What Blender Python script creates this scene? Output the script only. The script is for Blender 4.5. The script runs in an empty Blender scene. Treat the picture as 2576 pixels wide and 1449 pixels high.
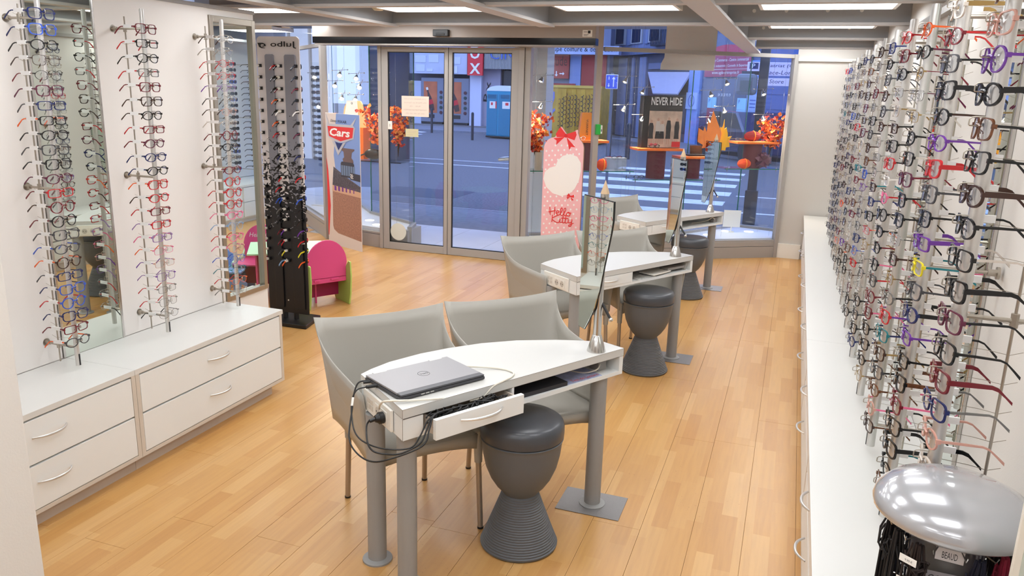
import bpy, bmesh, math, random
from mathutils import Vector, Matrix
random.seed(7)
PI = math.pi
sc = bpy.context.scene
COL = sc.collection

# ------------------------------------------------------------------ camera, world, exposure
cam_d = bpy.data.cameras.new('camera')
cam_d.sensor_width = 36.0
cam_d.sensor_fit = 'HORIZONTAL'
cam_d.lens = 36.0 * 1967.6 / 2576.0
cam_d.clip_start = 0.05
cam_d.clip_end = 200
cam = bpy.data.objects.new('camera', cam_d)
COL.objects.link(cam)
_p, _r, _y = math.radians(14.255), math.radians(1.608), math.radians(19.371)
_f = Vector((-math.sin(_y) * math.cos(_p), math.cos(_y) * math.cos(_p), -math.sin(_p)))
_rt = Vector((math.cos(_y), math.sin(_y), 0))
_up = _rt.cross(_f)
_r2 = _rt * math.cos(_r) + _up * math.sin(_r)
_u2 = -_rt * math.sin(_r) + _up * math.cos(_r)
cam.matrix_world = Matrix((( _r2.x, _u2.x, -_f.x, 0), (_r2.y, _u2.y, -_f.y, 0), (_r2.z, _u2.z, -_f.z, 1.8), (0, 0, 0, 1)))
sc.camera = cam
sc.view_settings.view_transform = 'Standard'
sc.view_settings.look = 'None'
sc.view_settings.gamma = 1.0
sc.view_settings.use_curve_mapping = False
sc.view_settings.exposure = 0.33
sc.cycles.transparent_max_bounces = 40
sc.cycles.max_bounces = 8

LAMP = 8.8          # radiance of the ceiling light diffusers
world = bpy.data.worlds.new('dusk')
sc.world = world
world.use_nodes = True
wn = world.node_tree.nodes
wl = world.node_tree.links
bg = wn['Background']
tc = wn.new('ShaderNodeTexCoord'); sx = wn.new('ShaderNodeSeparateXYZ'); rp = wn.new('ShaderNodeValToRGB')
wl.new(tc.outputs['Generated'], sx.inputs[0]); wl.new(sx.outputs['Z'], rp.inputs[0]); wl.new(rp.outputs[0], bg.inputs['Color'])
rp.color_ramp.elements[0].color = (0.42, 0.53, 0.92, 1); rp.color_ramp.elements[0].position = 0.0
rp.color_ramp.elements[1].color = (0.31, 0.44, 0.92, 1); rp.color_ramp.elements[1].position = 0.8
bg.inputs['Strength'].default_value = 2.5

# ------------------------------------------------------------------ materials
def lin(c):
    return tuple(((v / 255) / 12.92 if v / 255 <= 0.04045 else ((v / 255 + 0.055) / 1.055) ** 2.4) for v in c)
MATS = {}
def mat(name, rgb, rough=0.5, metal=0.0, bump=0.0, bscale=60.0, vary=0.0, vscale=5.0, spec=0.5, coat=0.0, emit=None, stretch=None):
    if name in MATS: return MATS[name]
    m = bpy.data.materials.new(name); m.use_nodes = True
    n = m.node_tree.nodes; l = m.node_tree.links; b = n['Principled BSDF']
    c = lin(rgb)
    b.inputs['Base Color'].default_value = (*c, 1); b.inputs['Roughness'].default_value = rough
    b.inputs['Metallic'].default_value = metal; b.inputs['Specular IOR Level'].default_value = spec
    b.inputs['Coat Weight'].default_value = coat
    m.diffuse_color = (*c, 1)
    if emit:
        b.inputs['Emission Color'].default_value = (*lin(rgb), 1); b.inputs['Emission Strength'].default_value = emit
    if bump or vary:
        t = n.new('ShaderNodeTexCoord'); mp = n.new('ShaderNodeMapping'); l.new(t.outputs['Object'], mp.inputs[0])
        if stretch: mp.inputs['Scale'].default_value = stretch
    if bump:
        z = n.new('ShaderNodeTexNoise'); z.inputs['Scale'].default_value = bscale; z.inputs['Detail'].default_value = 4
        l.new(mp.outputs[0], z.inputs['Vector'])
        u = n.new('ShaderNodeBump'); u.inputs['Strength'].default_value = bump; u.inputs['Distance'].default_value = 0.002
        l.new(z.outputs['Fac'], u.inputs['Height']); l.new(u.outputs[0], b.inputs['Normal'])
    if vary:
        z2 = n.new('ShaderNodeTexNoise'); z2.inputs['Scale'].default_value = vscale; z2.inputs['Detail'].default_value = 6
        l.new(mp.outputs[0], z2.inputs['Vector'])
        r = n.new('ShaderNodeValToRGB'); l.new(z2.outputs['Fac'], r.inputs[0])
        r.color_ramp.elements[0].position = 0.3; r.color_ramp.elements[1].position = 0.7
        r.color_ramp.elements[0].color = (*[max(0, v * (1 - vary)) for v in c], 1)
        r.color_ramp.elements[1].color = (*[min(1, v * (1 + vary * 0.6)) for v in c], 1)
        l.new(r.outputs[0], b.inputs['Base Color'])
    MATS[name] = m
    return m

def see_through(name, tint=(1, 1, 1), rough=0.0, milk=0.0, refl=1.0, milkcol=(1, 1, 1)):
    if name in MATS: return MATS[name]
    m = bpy.data.materials.new(name); m.use_nodes = True
    n = m.node_tree.nodes; l = m.node_tree.links; n.clear()
    o = n.new('ShaderNodeOutputMaterial'); t = n.new('ShaderNodeBsdfTransparent'); g = n.new('ShaderNodeBsdfGlossy')
    # Schlick reflectance, the same from both faces
    ge = n.new('ShaderNodeNewGeometry'); dt = n.new('ShaderNodeVectorMath'); dt.operation = 'DOT_PRODUCT'
    l.new(ge.outputs['Incoming'], dt.inputs[0]); l.new(ge.outputs['Normal'], dt.inputs[1])
    def mm_(op, a, b_=None):
        q = n.new('ShaderNodeMath'); q.operation = op; l.new(a, q.inputs[0])
        if b_ is not None: q.inputs[1].default_value = b_
        return q
    ab = mm_('ABSOLUTE', dt.outputs['Value']); om = n.new('ShaderNodeMath'); om.operation = 'SUBTRACT'; om.inputs[0].default_value = 1; l.new(ab.outputs[0], om.inputs[1])
    pw = mm_('POWER', om.outputs[0], 5); sc1 = mm_('MULTIPLY', pw.outputs[0], .96); ad = mm_('ADD', sc1.outputs[0], .04); mu = mm_('MULTIPLY', ad.outputs[0], refl); mu.use_clamp = True
    t.inputs[0].default_value = (*tint, 1); g.inputs['Roughness'].default_value = rough
    x = n.new('ShaderNodeMixShader'); l.new(mu.outputs[0], x.inputs[0]); l.new(t.outputs[0], x.inputs[1]); l.new(g.outputs[0], x.inputs[2])
    last = x
    if milk:
        d = n.new('ShaderNodeBsdfDiffuse'); d.inputs[0].default_value = (*milkcol, 1)
        y = n.new('ShaderNodeMixShader'); y.inputs[0].default_value = milk
        l.new(x.outputs[0], y.inputs[1]); l.new(d.outputs[0], y.inputs[2]); last = y
    l.new(last.outputs[0], o.inputs[0])
    m.diffuse_color = (*tint, 0.3)
    MATS[name] = m
    return m

def glow(name, rgb, s):
    m = bpy.data.materials.new(name); m.use_nodes = True
    n = m.node_tree.nodes; n.clear(); o = n.new('ShaderNodeOutputMaterial'); e = n.new('ShaderNodeEmission')
    e.inputs[0].default_value = (*rgb, 1); e.inputs[1].default_value = s
    m.node_tree.links.new(e.outputs[0], o.inputs[0]); MATS[name] = m
    return m

WALL = mat('wall paint', (216, 212, 206), 0.75, bump=0.15, bscale=220)
PANEL = mat('laminate panel', (229, 225, 221), 0.5, bump=0.05, bscale=300)
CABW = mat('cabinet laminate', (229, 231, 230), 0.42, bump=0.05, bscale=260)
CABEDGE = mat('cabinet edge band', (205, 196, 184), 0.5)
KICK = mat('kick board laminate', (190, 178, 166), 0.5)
TOPW = mat('white worktop laminate', (214, 213, 209), 0.32, bump=0.04, bscale=300)
TAUPE = mat('taupe painted metal', (166, 162, 158), 0.42)
BEAM = mat('ceiling beam paint', (196, 193, 192), 0.5)
DECK = mat('dark ceiling deck', (178, 178, 180), 0.7, bump=0.2, bscale=60)
LEGG = mat('grey powder coated tube', (150, 150, 149), 0.45)
CHAIRG = mat('grey polypropylene', (168, 164, 155), 0.38, bump=0.05, bscale=500)
STOOLG = mat('charcoal plastic', (94, 97, 101), 0.5, bump=0.08, bscale=500)
STOOLC = mat('charcoal vinyl', (68, 70, 75), 0.3, bump=0.1, bscale=350)
ALU = mat('brushed aluminium', (214, 212, 209), 0.38, 0.85)
CHROME = mat('satin chrome', (205, 203, 200), 0.2, 1.0)
STEEL = mat('nickel rod', (176, 168, 156), 0.35, 0.9)
BLACK = mat('black plastic', (24, 24, 26), 0.4)
BLACKG = mat('black gloss', (18, 18, 20), 0.15)
WHITEP = mat('white plastic', (235, 232, 224), 0.35)
WHITE = mat('white card', (238, 235, 230), 0.6)
MIRROR = mat('mirror silvering', (214, 222, 214), 0.01, 1.0)
MIRROR2 = mat('mirror silvering bright', (225, 232, 226), 0.01, 1.0)
PLATE = mat('textured steel plate', (150, 148, 148), 0.4, 0.8, bump=1.0, bscale=420)
GLASS = see_through('window glass', (0.95, 0.97, 0.98), refl=0.7)
GLASSG = see_through('greenish glass', (0.92, 0.97, 0.955), refl=0.8)
GEDGE = mat('green glass edge', (40, 120, 90), 0.15)
LENS = see_through('clear lens', (0.93, 0.935, 0.945), refl=1.0, milk=.05, milkcol=(.8, .82, .86))
DLENS = see_through('dark sun lens', (0.10, 0.10, 0.11), refl=1.0)
PINK = mat('pink painted board', (222, 78, 138), 0.4)
MINT = mat('mint painted board', (190, 226, 190), 0.45)
LIME = mat('lime painted edge', (176, 208, 110), 0.45)
BLUEP = mat('light blue painted board', (120, 160, 218), 0.4)
ORANGE = mat('orange foam board', (245, 118, 32), 0.5)
MAROON = mat('maroon fabric column', (92, 34, 48), 0.7, bump=0.3, bscale=300)
REDP = mat('red print', (206, 36, 42), 0.5)
RED2 = mat('bright red print', (224, 50, 52), 0.5)
INK = mat('dark print ink', (30, 28, 30), 0.6)
WINK = mat('white print ink', (240, 238, 236), 0.6)
DIFF = glow('light diffuser', (0.97, 0.985, 1.0), LAMP)
BULB = glow('halogen bulb', (1.0, 0.90, 0.72), 26)

# ------------------------------------------------------------------ mesh builder
class MB:
    def __init__(s): s.v = []; s.f = []; s.m = []
    def add(s, vs, fs, mi=0):
        k = len(s.v); s.v += [tuple(v) for v in vs]; s.f += [tuple(i + k for i in f) for f in fs]; s.m += [mi] * len(fs)
        return s
    def box(s, x0, x1, y0, y1, z0, z1, mi=0):
        return s.add([(x0, y0, z0), (x1, y0, z0), (x1, y1, z0), (x0, y1, z0), (x0, y0, z1), (x1, y0, z1), (x1, y1, z1), (x0, y1, z1)],
                     [(3, 2, 1, 0), (4, 5, 6, 7), (0, 1, 5, 4), (1, 2, 6, 5), (2, 3, 7, 6), (3, 0, 4, 7)], mi)
    def obox(s, o, a, b, c, mi=0):      # box from a corner and three edge vectors
        o, a, b, c = map(Vector, (o, a, b, c))
        return s.add([o, o + a, o + a + b, o + b, o + c, o + a + c, o + a + b + c, o + b + c],
                     [(3, 2, 1, 0), (4, 5, 6, 7), (0, 1, 5, 4), (1, 2, 6, 5), (2, 3, 7, 6), (3, 0, 4, 7)], mi)
    def prism(s, poly, z0, z1, mi=0):
        n = len(poly)
        return s.add([(x, y, z0) for x, y in poly] + [(x, y, z1) for x, y in poly],
                     [tuple(reversed(range(n))), tuple(range(n, 2 * n))] + [(i, (i + 1) % n, n + (i + 1) % n, n + i) for i in range(n)], mi)
    def slab(s, poly, o, xd, yd, t, mi=0):   # polygon in the plane (o, xd, yd), thickness t towards xd x yd
        o, xd, yd = Vector(o), Vector(xd), Vector(yd); nd = xd.cross(yd).normalized() * t
        n = len(poly); p = [o + xd * a + yd * b for a, b in poly]
        return s.add(p + [q + nd for q in p], [tuple(reversed(range(n))), tuple(range(n, 2 * n))] + [(i, (i + 1) % n, n + (i + 1) % n, n + i) for i in range(n)], mi)
    def ring(s, po, pi, o, xd, yd, t, mi=0):  # frame between two outlines
        o, xd, yd = Vector(o), Vector(xd), Vector(yd); nd = xd.cross(yd).normalized() * t
        n = len(po); a = [o + xd * x + yd * y for x, y in po]; b = [o + xd * x + yd * y for x, y in pi]
        fs = []
        for i in range(n):
            j = (i + 1) % n
            fs += [(i, n + i, n + j, j), (2 * n + i, 2 * n + j, 3 * n + j, 3 * n + i), (i, j, 2 * n + j, 2 * n + i), (n + j, n + i, 3 * n + i, 3 * n + j)]
        return s.add(a + b + [q + nd for q in a] + [q + nd for q in b], fs, mi)
    def cyl(s, p, q, r, n=12, r2=None, cap=True, mi=0):
        p, q = Vector(p), Vector(q); r2 = r if r2 is None else r2
        d = (q - p).normalized(); a = d.orthogonal().normalized(); b = d.cross(a)
        c = [(math.cos(2 * PI * i / n), math.sin(2 * PI * i / n)) for i in range(n)]
        vs = [p + (a * x + b * y) * r for x, y in c] + [q + (a * x + b * y) * r2 for x, y in c]
        fs = [(i, (i + 1) % n, n + (i + 1) % n, n + i) for i in range(n)]
        if cap: fs += [tuple(reversed(range(n))), tuple(range(n, 2 * n))]
        return s.add(vs, fs, mi)
    def tube(s, pts, r, n=6, mi=0, rz=None):
        pts = [Vector(p) for p in pts]; vs = []; fs = []; ref = None
        for i, p in enumerate(pts):
            d = (pts[min(i + 1, len(pts) - 1)] - pts[max(i - 1, 0)]).normalized()
            if ref is None: ref = d.orthogonal().normalized()
            a = (ref - d * ref.dot(d)).normalized(); ref = a; b = d.cross(a)
            rr = r[i] if isinstance(r, (list, tuple)) else r
            vs += [p + (a * math.cos(2 * PI * k / n) + b * math.sin(2 * PI * k / n)) * rr for k in range(n)]
        for i in range(len(pts) - 1):
            for k in range(n):
                fs.append((i * n + k, i * n + (k + 1) % n, (i + 1) * n + (k + 1) % n, (i + 1) * n + k))
        fs += [tuple(reversed(range(n))), tuple(range((len(pts) - 1) * n, len(pts) * n))]
        return s.add(vs, fs, mi)
    def lathe(s, prof, n=32, c=(0, 0), mi=0):
        vs = []; fs = []
        for r, z in prof: vs += [(c[0] + r * math.cos(2 * PI * k / n), c[1] + r * math.sin(2 * PI * k / n), z) for k in range(n)]
        for i in range(len(prof) - 1):
            for k in range(n): fs.append((i * n + k, i * n + (k + 1) % n, (i + 1) * n + (k + 1) % n, (i + 1) * n + k))
        fs += [tuple(reversed(range(n))), tuple(range((len(prof) - 1) * n, len(prof) * n))]
        return s.add(vs, fs, mi)
    def sphere(s, c, r, nu=12, nv=8, sc_=(1, 1, 1), mi=0):
        prof = [(max(1e-5, math.sin(PI * j / nv)), -math.cos(PI * j / nv)) for j in range(nv + 1)]
        vs = []; fs = []
        for a, z in prof: vs += [(c[0] + r * sc_[0] * a * math.cos(2 * PI * k / nu), c[1] + r * sc_[1] * a * math.sin(2 * PI * k / nu), c[2] + r * sc_[2] * z) for k in range(nu)]
        for i in range(nv):
            for k in range(nu): fs.append((i * nu + k, i * nu + (k + 1) % nu, (i + 1) * nu + (k + 1) % nu, (i + 1) * nu + k))
        return s.add(vs, fs, mi)
    def mesh(s, name, mats, smooth=False, ang=35):
        me = bpy.data.meshes.new(name); me.from_pydata(s.v, [], s.f)
        for m in (mats if isinstance(mats, (list, tuple)) else [mats]): me.materials.append(m)
        if any(s.m): me.polygons.foreach_set('material_index', s.m)
        if smooth:
            me.polygons.foreach_set('use_smooth', [True] * len(me.polygons))
            me.set_sharp_from_angle(angle=math.radians(ang))
        me.update()
        return me
    def build(s, name, mats, parent=None, smooth=False, bevel=0, loc=None, rotz=0, ang=35, solid=0):
        o = bpy.data.objects.new(name, s.mesh(name, mats, smooth, ang)); COL.objects.link(o)
        if parent: o.parent = parent
        if loc is not None: o.location = loc
        if rotz: o.rotation_euler = (0, 0, rotz)
        if solid:
            q = o.modifiers.new('solid', 'SOLIDIFY'); q.thickness = solid; q.offset = 0
        if bevel:
            q = o.modifiers.new('bevel', 'BEVEL'); q.width = bevel; q.segments = 2; q.limit_method = 'ANGLE'
        return o

def tag(o, label=None, cat=None, group=None, kind=None):
    if label: o['label'] = label
    if cat: o['category'] = cat
    if group: o['group'] = group
    if kind: o['kind'] = kind
    return o
def empty(name, loc=(0, 0, 0), rz=0, parent=None):
    o = bpy.data.objects.new(name, None); COL.objects.link(o); o.location = loc; o.rotation_euler = (0, 0, rz); o.empty_display_size = 0.05
    if parent: o.parent = parent
    return o
def thing(name, loc, rz, label, cat, group=None): return tag(empty(name, loc, rz), label, cat, group)
def struct(o): o['kind'] = 'structure'; return o
def inst(me, name, parent=None, loc=(0, 0, 0), rot=(0, 0, 0), m=None):
    o = bpy.data.objects.new(name, me); COL.objects.link(o); o.location = loc; o.rotation_euler = rot
    if parent: o.parent = parent
    if m is not None: o.material_slots[0].link = 'OBJECT'; o.material_slots[0].material = m
    return o
def copy_tree(o, parent=None):
    c = o.copy(); COL.objects.link(c)
    if parent: c.parent = parent
    for ch in list(o.children): copy_tree(ch, c)
    return c

_TX = {}
def txt(s, name, m, parent, o, xd, yd, w, h, lift=0.0015, shear=0.0, local=True, bold=0.0):
    """lettering s fitted into w x h in the plane (o, xd, yd)"""
    key = (s, bold)
    if key not in _TX:
        cu = bpy.data.curves.new('t', 'FONT'); cu.body = s; cu.size = 1; cu.resolution_u = 2; cu.offset = bold
        ob = bpy.data.objects.new('t', cu); COL.objects.link(ob)
        dg = bpy.context.evaluated_depsgraph_get(); dg.update()
        me = bpy.data.meshes.new_from_object(ob.evaluated_get(dg))
        vs = [tuple(v.co) for v in me.vertices]; fs = [tuple(p.vertices) for p in me.polygons]
        bpy.data.objects.remove(ob); bpy.data.curves.remove(cu); bpy.data.meshes.remove(me)
        _TX[key] = (vs, fs)
    vs, fs = _TX[key]
    x0 = min(v[0] for v in vs); x1 = max(v[0] for v in vs); y0 = min(v[1] for v in vs); y1 = max(v[1] for v in vs)
    o, xd, yd = Vector(o), Vector(xd).normalized(), Vector(yd).normalized(); nd = xd.cross(yd)
    if nd.length == 0: nd = Vector((0, 0, 1))
    pts = []
    for v in vs:
        b = (v[1] - y0) / (y1 - y0); a = (v[0] - x0) / (x1 - x0) + shear * b
        pts.append(o + xd * (a * w) + yd * (b * h) + nd * lift)
    mb = MB(); mb.add(pts, fs)
    return mb.build(name, m, parent)
def strokes(lines, name, m, parent, o, xd, yd, w, h, th, lift=0.0015):
    """polylines in the unit square drawn as ribbons"""
    o, xd, yd = Vector(o), Vector(xd).normalized(), Vector(yd).normalized(); nd = xd.cross(yd)
    mb = MB()
    for ln in lines:
        if len(ln) > 2:      # round the corners
            sm = []
            for i in range(len(ln) - 1):
                p0, p1, p2, p3 = ln[max(i - 1, 0)], ln[i], ln[i + 1], ln[min(i + 2, len(ln) - 1)]
                for k in range(4):
                    u = k / 4; sm.append(tuple(.5 * (2 * p1[d] + (p2[d] - p0[d]) * u + (2 * p0[d] - 5 * p1[d] + 4 * p2[d] - p3[d]) * u * u + (3 * p1[d] - p0[d] - 3 * p2[d] + p3[d]) * u ** 3) for d in (0, 1)))
            ln = sm + [ln[-1]]
        p = [o + xd * (a * w) + yd * (b * h) + nd * (lift + .00012 * (i % 5)) for i, (a, b) in enumerate(ln)]
        for q, r in zip(p, p[1:]):
            d = (r - q)
            if d.length < 1e-6: continue
            d.normalize(); sd = d.cross(nd) * th / 2; e = d * th * 0.35
            mb.add([q - sd - e, r - sd + e, r + sd + e, q + sd - e], [(0, 1, 2, 3)])
    return mb.build(name, m, parent)
def arc(cx, cy, rx, ry, a0, a1, n=12):
    return [(cx + rx * math.cos(math.radians(a0 + (a1 - a0) * i / n)), cy + ry * math.sin(math.radians(a0 + (a1 - a0) * i / n))) for i in range(n + 1)]
def disc(cx, cy, rx, ry, n=20): return arc(cx, cy, rx, ry, 0, 360, n)[:-1]
def flat(polys, name, m, parent, o, xd, yd, lift=0.001, t=0.0006):
    mb = MB(); o = Vector(o); xd = Vector(xd).normalized(); yd = Vector(yd).normalized(); nd = xd.cross(yd)
    for p in polys: mb.slab(p, o + nd * lift, xd, yd, t)
    return mb.build(name, m, parent)

# ================================================================== ROOM SHELL
WX, RX = -3.15, 0.585          # left and right display walls
ZC = 2.60                      # ceiling deck
def plank_mat():
    m = bpy.data.materials.new('beech plank'); m.use_nodes = True; n = m.node_tree.nodes; l = m.node_tree.links; b = n['Principled BSDF']
    g = n.new('ShaderNodeNewGeometry'); sp = n.new('ShaderNodeSeparateXYZ'); l.new(g.outputs['Position'], sp.inputs[0])
    def math_(op, a, bb=None, c=None):
        q = n.new('ShaderNodeMath'); q.operation = op
        for i, v in enumerate((a, bb, c)):
            if v is None: continue
            if isinstance(v, (int, float)): q.inputs[i].default_value = v
            else: l.new(v, q.inputs[i])
        return q.outputs[0]
    # three strips to a board, each strip made of staves of differing length
    xs = math_('MULTIPLY', math_('ADD', sp.outputs['X'], 20.03), 3 / 0.208)
    row = math_('FLOOR', xs)
    wn1 = n.new('ShaderNodeTexWhiteNoise'); wn1.noise_dimensions = '1D'; l.new(row, wn1.inputs['W'])
    off = math_('MULTIPLY', wn1.outputs['Value'], 7.0)
    ys = math_('MULTIPLY', math_('ADD', sp.outputs['Y'], off), 2.3)
    cell = math_('FLOOR', ys)
    cb = n.new('ShaderNodeCombineXYZ'); l.new(row, cb.inputs[0]); l.new(cell, cb.inputs[1])
    wn2 = n.new('ShaderNodeTexWhiteNoise'); wn2.noise_dimensions = '2D'; l.new(cb.outputs[0], wn2.inputs['Vector'])
    r = n.new('ShaderNodeValToRGB'); l.new(wn2.outputs['Value'], r.inputs[0])
    e = r.color_ramp.elements; e[0].color = (*lin((191, 141, 80)), 1); e[1].color = (*lin((209, 166, 108)), 1)
    x = e.new(0.25); x.color = (*lin((198, 150, 89)), 1); x = e.new(0.75); x.color = (*lin((202, 156, 95)), 1)
    mp = n.new('ShaderNodeMapping'); mp.inputs['Scale'].default_value = (60, 4, 1); l.new(g.outputs['Position'], mp.inputs[0])
    nz = n.new('ShaderNodeTexNoise'); nz.inputs['Scale'].default_value = 1.0; nz.inputs['Detail'].default_value = 5; l.new(mp.outputs[0], nz.inputs['Vector'])
    mx = n.new('ShaderNodeMix'); mx.data_type = 'RGBA'; mx.blend_type = 'MULTIPLY'; mx.inputs[0].default_value = 1.0
    gr = n.new('ShaderNodeValToRGB'); l.new(nz.outputs['Fac'], gr.inputs[0]); gr.color_ramp.elements[0].color = (0.92, 0.90, 0.88, 1); gr.color_ramp.elements[0].position = 0.3
    gr.color_ramp.elements[1].position = 0.6
    l.new(r.outputs[0], mx.inputs[6]); l.new(gr.outputs[0], mx.inputs[7])
    # worn, greyer traffic areas with little dents
    n3 = n.new('ShaderNodeTexNoise'); n3.inputs['Scale'].default_value = 1.1; n3.inputs['Detail'].default_value = 3; l.new(g.outputs['Position'], n3.inputs['Vector'])
    n4 = n.new('ShaderNodeTexNoise'); n4.inputs['Scale'].default_value = 70; n4.inputs['Detail'].default_value = 2; l.new(g.outputs['Position'], n4.inputs['Vector'])
    r4 = n.new('ShaderNodeValToRGB'); l.new(n4.outputs['Fac'], r4.inputs[0]); r4.color_ramp.elements[0].position = 0.66; r4.color_ramp.elements[1].position = 0.74
    r3 = n.new('ShaderNodeValToRGB'); l.new(n3.outputs['Fac'], r3.inputs[0]); r3.color_ramp.elements[0].position = 0.5; r3.color_ramp.elements[1].position = 0.68
    dn = math_('MULTIPLY', r4.outputs[0], r3.outputs[0]); dn = math_('MULTIPLY', dn, 0.6)
    m2 = n.new('ShaderNodeMix'); m2.data_type = 'RGBA'; l.new(dn, m2.inputs[0]); l.new(mx.outputs[2], m2.inputs[6]); m2.inputs[7].default_value = (*lin((132, 84, 44)), 1)
    gf = math_('MULTIPLY', r3.outputs[0], 0.28)
    m3 = n.new('ShaderNodeMix'); m3.data_type = 'RGBA'; l.new(gf, m3.inputs[0]); l.new(m2.outputs[2], m3.inputs[6]); m3.inputs[7].default_value = (*lin((186, 142, 96)), 1)
    l.new(m3.outputs[2], b.inputs['Base Color'])
    b.inputs['Roughness'].default_value = 0.28
    ro = n.new('ShaderNodeMapRange'); l.new(nz.outputs['Fac'], ro.inputs[0]); ro.inputs[3].default_value = 0.24; ro.inputs[4].default_value = 0.40; l.new(ro.outputs[0], b.inputs['Roughness'])
    bm = n.new('ShaderNodeBump'); bm.inputs['Strength'].default_value = 0.05; l.new(nz.outputs['Fac'], bm.inputs['Height']); l.new(bm.outputs[0], b.inputs['Normal'])
    MATS['beech plank'] = m
    return m
PLANK = plank_mat()
SEAM = mat('dark seam', (140, 98, 58), 0.8)

# facade line, inside face, from the far left to the far right end
FAC = [(-7.35, 10.05), (-5.17, 7.96), (-4.35, 7.79), (-2.60, 7.79), (-0.08, 9.38)]
floor_poly = [(-7.5, 3.9), (WX - 0.2, 3.9), (WX - 0.2, -3.5), (RX + 0.1, -3.5), (RX + 0.1, 9.5), (-0.08, 9.5), (-0.08, 9.42), (-2.6, 7.84), (-4.35, 7.84), (-5.19, 8.0), (-7.5, 10.2)]
fl = struct(MB().prism(list(reversed(floor_poly)), -0.12, -0.004).build('floor', SEAM))
# boards, each its own bevelled piece, clipped to the facade
def fac_y(x):
    for (a, b), (c, d) in zip(FAC, FAC[1:]):
        if a <= x <= c: return b + (d - b) * (x - a) / (c - a)
    return 9.4 if x > -0.08 else 10.05
rng = random.Random(3)
nb = 0
for i in range(-3, 36):
    x1 = -0.03 - 0.208 * i + 0.208; x0 = x1 - 0.208
    if x0 > RX or x1 < -7.4: continue
    x0c, x1c = max(x0, -7.4), min(x1, RX)
    y = (1.2 if x0c > WX - 0.1 else 3.95) - rng.random() * 1.6
    lim = 3.95 if x1c <= WX - 0.05 else -3.4
    while True:
        yn = y + 1.9
        ya, yb = max(y, lim), yn
        ya0, ya1 = ya, ya
        e0, e1 = min(yb, fac_y(x0c)), min(yb, fac_y(x1c))
        if min(e0, e1) > ya + 0.02:
            w = 0.0006
            poly = [(x0c + w, ya + w), (x1c - w, ya + w), (x1c - w, e1 - w), (x0c + w, e0 - w)]
            cx = sum(p[0] for p in poly) / 4; cy = sum(p[1] for p in poly) / 4
            mb = MB(); n4 = 4; b = 0.0005
            top = [(p[0] + (b if p[0] < cx else -b), p[1] + (b if p[1] < cy else -b)) for p in poly]
            mb.add([(p[0], p[1], -0.004) for p in poly] + [(p[0], p[1], -b * 0.7) for p in poly] + [(p[0], p[1], 0.0) for p in top],
                   [(i_, (i_ + 1) % 4, 4 + (i_ + 1) % 4, 4 + i_) for i_ in range(4)] + [(4 + i_, 4 + (i_ + 1) % 4, 8 + (i_ + 1) % 4, 8 + i_) for i_ in range(4)] + [(8, 9, 10, 11)])
            mb.build('plank', PLANK, fl); nb += 1
        y = yn
        if y > max(fac_y(x0c), fac_y(x1c)): break
# the part of the floor behind the camera
struct(MB().box(WX, RX, -3.45, -0.42, -0.004, 0.0).build('floor_back', PLANK))

struct(MB().box(-7.6, RX + 0.2, -3.6, 10.6, ZC, ZC + 0.1).build('ceiling', DECK))
struct(MB().box(RX, RX + 0.15, -3.6, 9.55, 0, ZC).build('wall_right', WALL))
struct(MB().box(-0.08, RX, 9.40, 9.55, 0, ZC).build('wall_far', mat('far wall paint toned for light', (204, 200, 194), .75, bump=.15, bscale=220)))  # same wall paint, its tone shifted to offset the light there
struct(MB().box(-7.6, RX + 0.15, -3.7, -3.55, 0, ZC).build('wall_back', WALL))
struct(MB().box(-7.65, -7.5, 3.8, 10.6, 0, ZC).build('wall_left', WALL))
struct(MB().box(-7.5, WX - 0.12, 3.78, 3.9, 0, ZC).build('wall_rear_left', WALL))
struct(MB().box(-0.08, 0.175, 9.375, 9.40, 0, 0.165).build('baseboard_far', WHITEP))
# white pillar close at the left edge of the picture
struct(MB().box(-3.1, -1.603, -0.2, 1.2, 0, 2.25).build('wall_pillar', WALL, bevel=0.006))
# left display wall : plain wall with a see-through pane at its end
lw = struct(MB().box(WX - 0.12, WX, -3.5, 3.735, 0, 2.19).box(WX - 0.12, WX, 3.735, 4.14, 0, 0.50).box(WX - 0.12, WX, 3.735, 4.131, 2.155, 2.19).build('wall_left_display', PANEL))
# panel joints as shallow raised boards
for y0, y1 in ((1.0, 2.585), (2.955, 3.728)):
    MB().box(WX, WX + 0.006, y0, y1, 0.512, 2.19).build('panel', PANEL, lw, bevel=0.001)
struct(MB().box(WX - 0.14, WX + 0.01, -3.5, 4.133, 2.19, 2.21).build('trim_1', TAUPE))
pf = empty('window_1'); struct(pf)
MB().box(WX - 0.03, WX + 0.012, 3.735, 3.765, 0.5, 2.155).box(WX - 0.03, WX + 0.012, 4.10, 4.131, 0.5, 2.155).box(WX - 0.03, WX + 0.012, 3.765, 4.10, 0.5, 0.53).box(WX - 0.03, WX + 0.012, 3.765, 4.10, 2.12, 2.155).build('frame', STEEL, pf, bevel=0.002)
MB().box(WX - 0.012, WX - 0.006, 3.765, 4.10, 0.53, 2.12).build('glass_pane', GLASSG, pf)
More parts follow.
